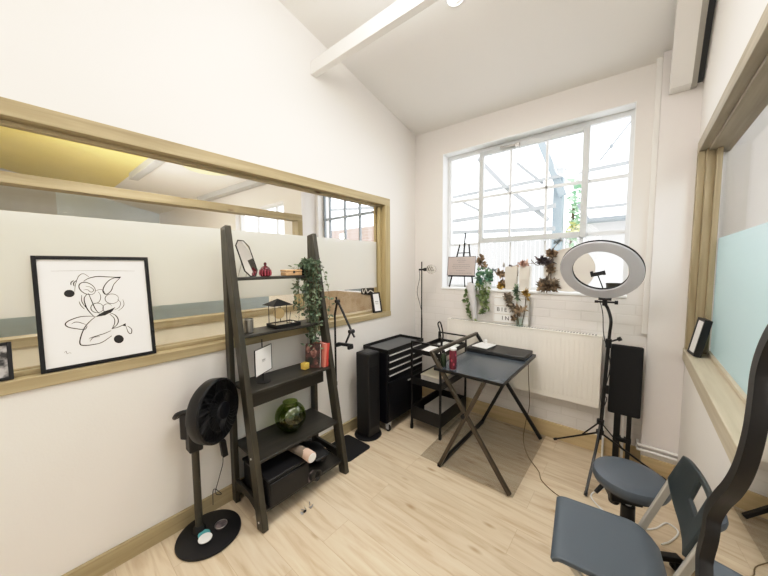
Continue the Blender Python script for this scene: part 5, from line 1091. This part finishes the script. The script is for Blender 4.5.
b = MB(); b.lathe([(.001,0),(.245,0),(.255,.006)],(-3.80,1.41,2.62),48,cap=False); b.build('diffuser', emit('disc_glow', (1,.90,.50), 1.05), r)
b = MB(); b.lathe([(.257,.004),(.257,.04),(.10,.06),(.001,.06)],(-3.80,1.41,2.62),48,cap=False); b.build('housing', 'white_metal', r)
b = MB(); b.cyl((-3.80,1.41,2.68),(-3.80,1.41,zc(-3.8,1.41)),.004,n=8); b.build('cable', 'white', r)
def plight(name, loc, e, col, size=.25):
    l = bpy.data.lights.new(name,'POINT'); l.energy = e; l.color = col; l.shadow_soft_size = size
    o = bpy.data.objects.new(name,l); COL.objects.link(o); o.location = loc
plight('corridor_fill', (-2.55,.6,2.6), 22, (1,.95,.86))  # added fill, no fitting: brightens the corridor and its frosted film
plight('next_room_fill', (-6.2,.4,2.3), 110, (1,.95,.88), .1)  # added fill that lifts the room beyond the corridor
plight('right_room_fill', (1.15,1.2,2.7), 38, (.92,.97,1))  # added fill behind the right window, not a fitting
plight('near_room_fill', (-.85,-1.0,2.0), 15, (1,.955,.915), .3)  # unseen soft fill behind the camera, added to even the walls
plight('middle_room_fill', (-.80,.95,2.95), 25, (1,.965,.93), .2)  # unseen overhead fill, added for more even room light
def alight(name, loc, rotv, sx, sy, e, col):
    l = bpy.data.lights.new(name,'AREA'); l.shape = 'RECTANGLE'; l.size = sx; l.size_y = sy; l.energy = e; l.color = col
    o = bpy.data.objects.new(name,l); COL.objects.link(o); o.location = loc; o.rotation_euler = rotv
su = bpy.data.lights.new('daylight_sun','SUN'); su.energy = .6; su.angle = math.radians(30); so = bpy.data.objects.new('daylight_sun', su); COL.objects.link(so); so.rotation_euler = (math.radians(-40),0,math.radians(-15))
W = bpy.data.worlds.new('overcast'); SC.world = W; W.use_nodes = True; nt = W.node_tree; nt.nodes.clear()
out = nt.nodes.new('ShaderNodeOutputWorld'); bg = nt.nodes.new('ShaderNodeBackground'); nt.links.new(bg.outputs[0], out.inputs[0])
tc = nt.nodes.new('ShaderNodeTexCoord'); sp_ = nt.nodes.new('ShaderNodeSeparateXYZ'); nt.links.new(tc.outputs['Generated'], sp_.inputs[0])
rp = nt.nodes.new('ShaderNodeValToRGB'); rp.color_ramp.elements[0].position = 0; rp.color_ramp.elements[0].color = (.93,.96,1,1); rp.color_ramp.elements[1].position = .6; rp.color_ramp.elements[1].color = (.96,.98,1,1)
nt.links.new(sp_.outputs['Z'], rp.inputs[0]); nt.links.new(rp.outputs[0], bg.inputs[0]); bg.inputs['Strength'].default_value = 2.9

# ================================================================== CAMERA
yaw, pit, rol = math.radians(40.2), math.radians(4.17), math.radians(-.36)
fw = V((-math.sin(yaw)*math.cos(pit), math.cos(yaw)*math.cos(pit), -math.sin(pit))); rt = V((math.cos(yaw), math.sin(yaw), 0)); up = rt.cross(fw)
rx = rt*math.cos(rol)+up*math.sin(rol); dy = rt*math.sin(rol)-up*math.cos(rol)
cam = bpy.data.cameras.new('camera'); cam.sensor_width = 36; cam.lens = 300/768*36; cam.clip_start = .02
co = bpy.data.objects.new('camera', cam); COL.objects.link(co)
co.matrix_world = Matrix(((rx.x,-dy.x,-fw.x,0),(rx.y,-dy.y,-fw.y,0),(rx.z,-dy.z,-fw.z,1.5),(0,0,0,1)))
SC.camera = co
SC.view_settings.view_transform = 'Standard'; SC.view_settings.look = 'None'; SC.view_settings.exposure = 0.26; SC.view_settings.gamma = 1.0
SC.view_settings.use_curve_mapping = True
cm = SC.view_settings.curve_mapping; cm.white_level = (2.4, 2.4, 2.4); cu = cm.curves[3]
for p in ((.02,.043),(.10,.232),(.20,.46),(.30,.655),(.42,.80),(.60,.915),(.80,.975)): cu.points.new(*p)
cu.points[0].location = (0,0); cu.points[-1].location = (1,1); cm.update()
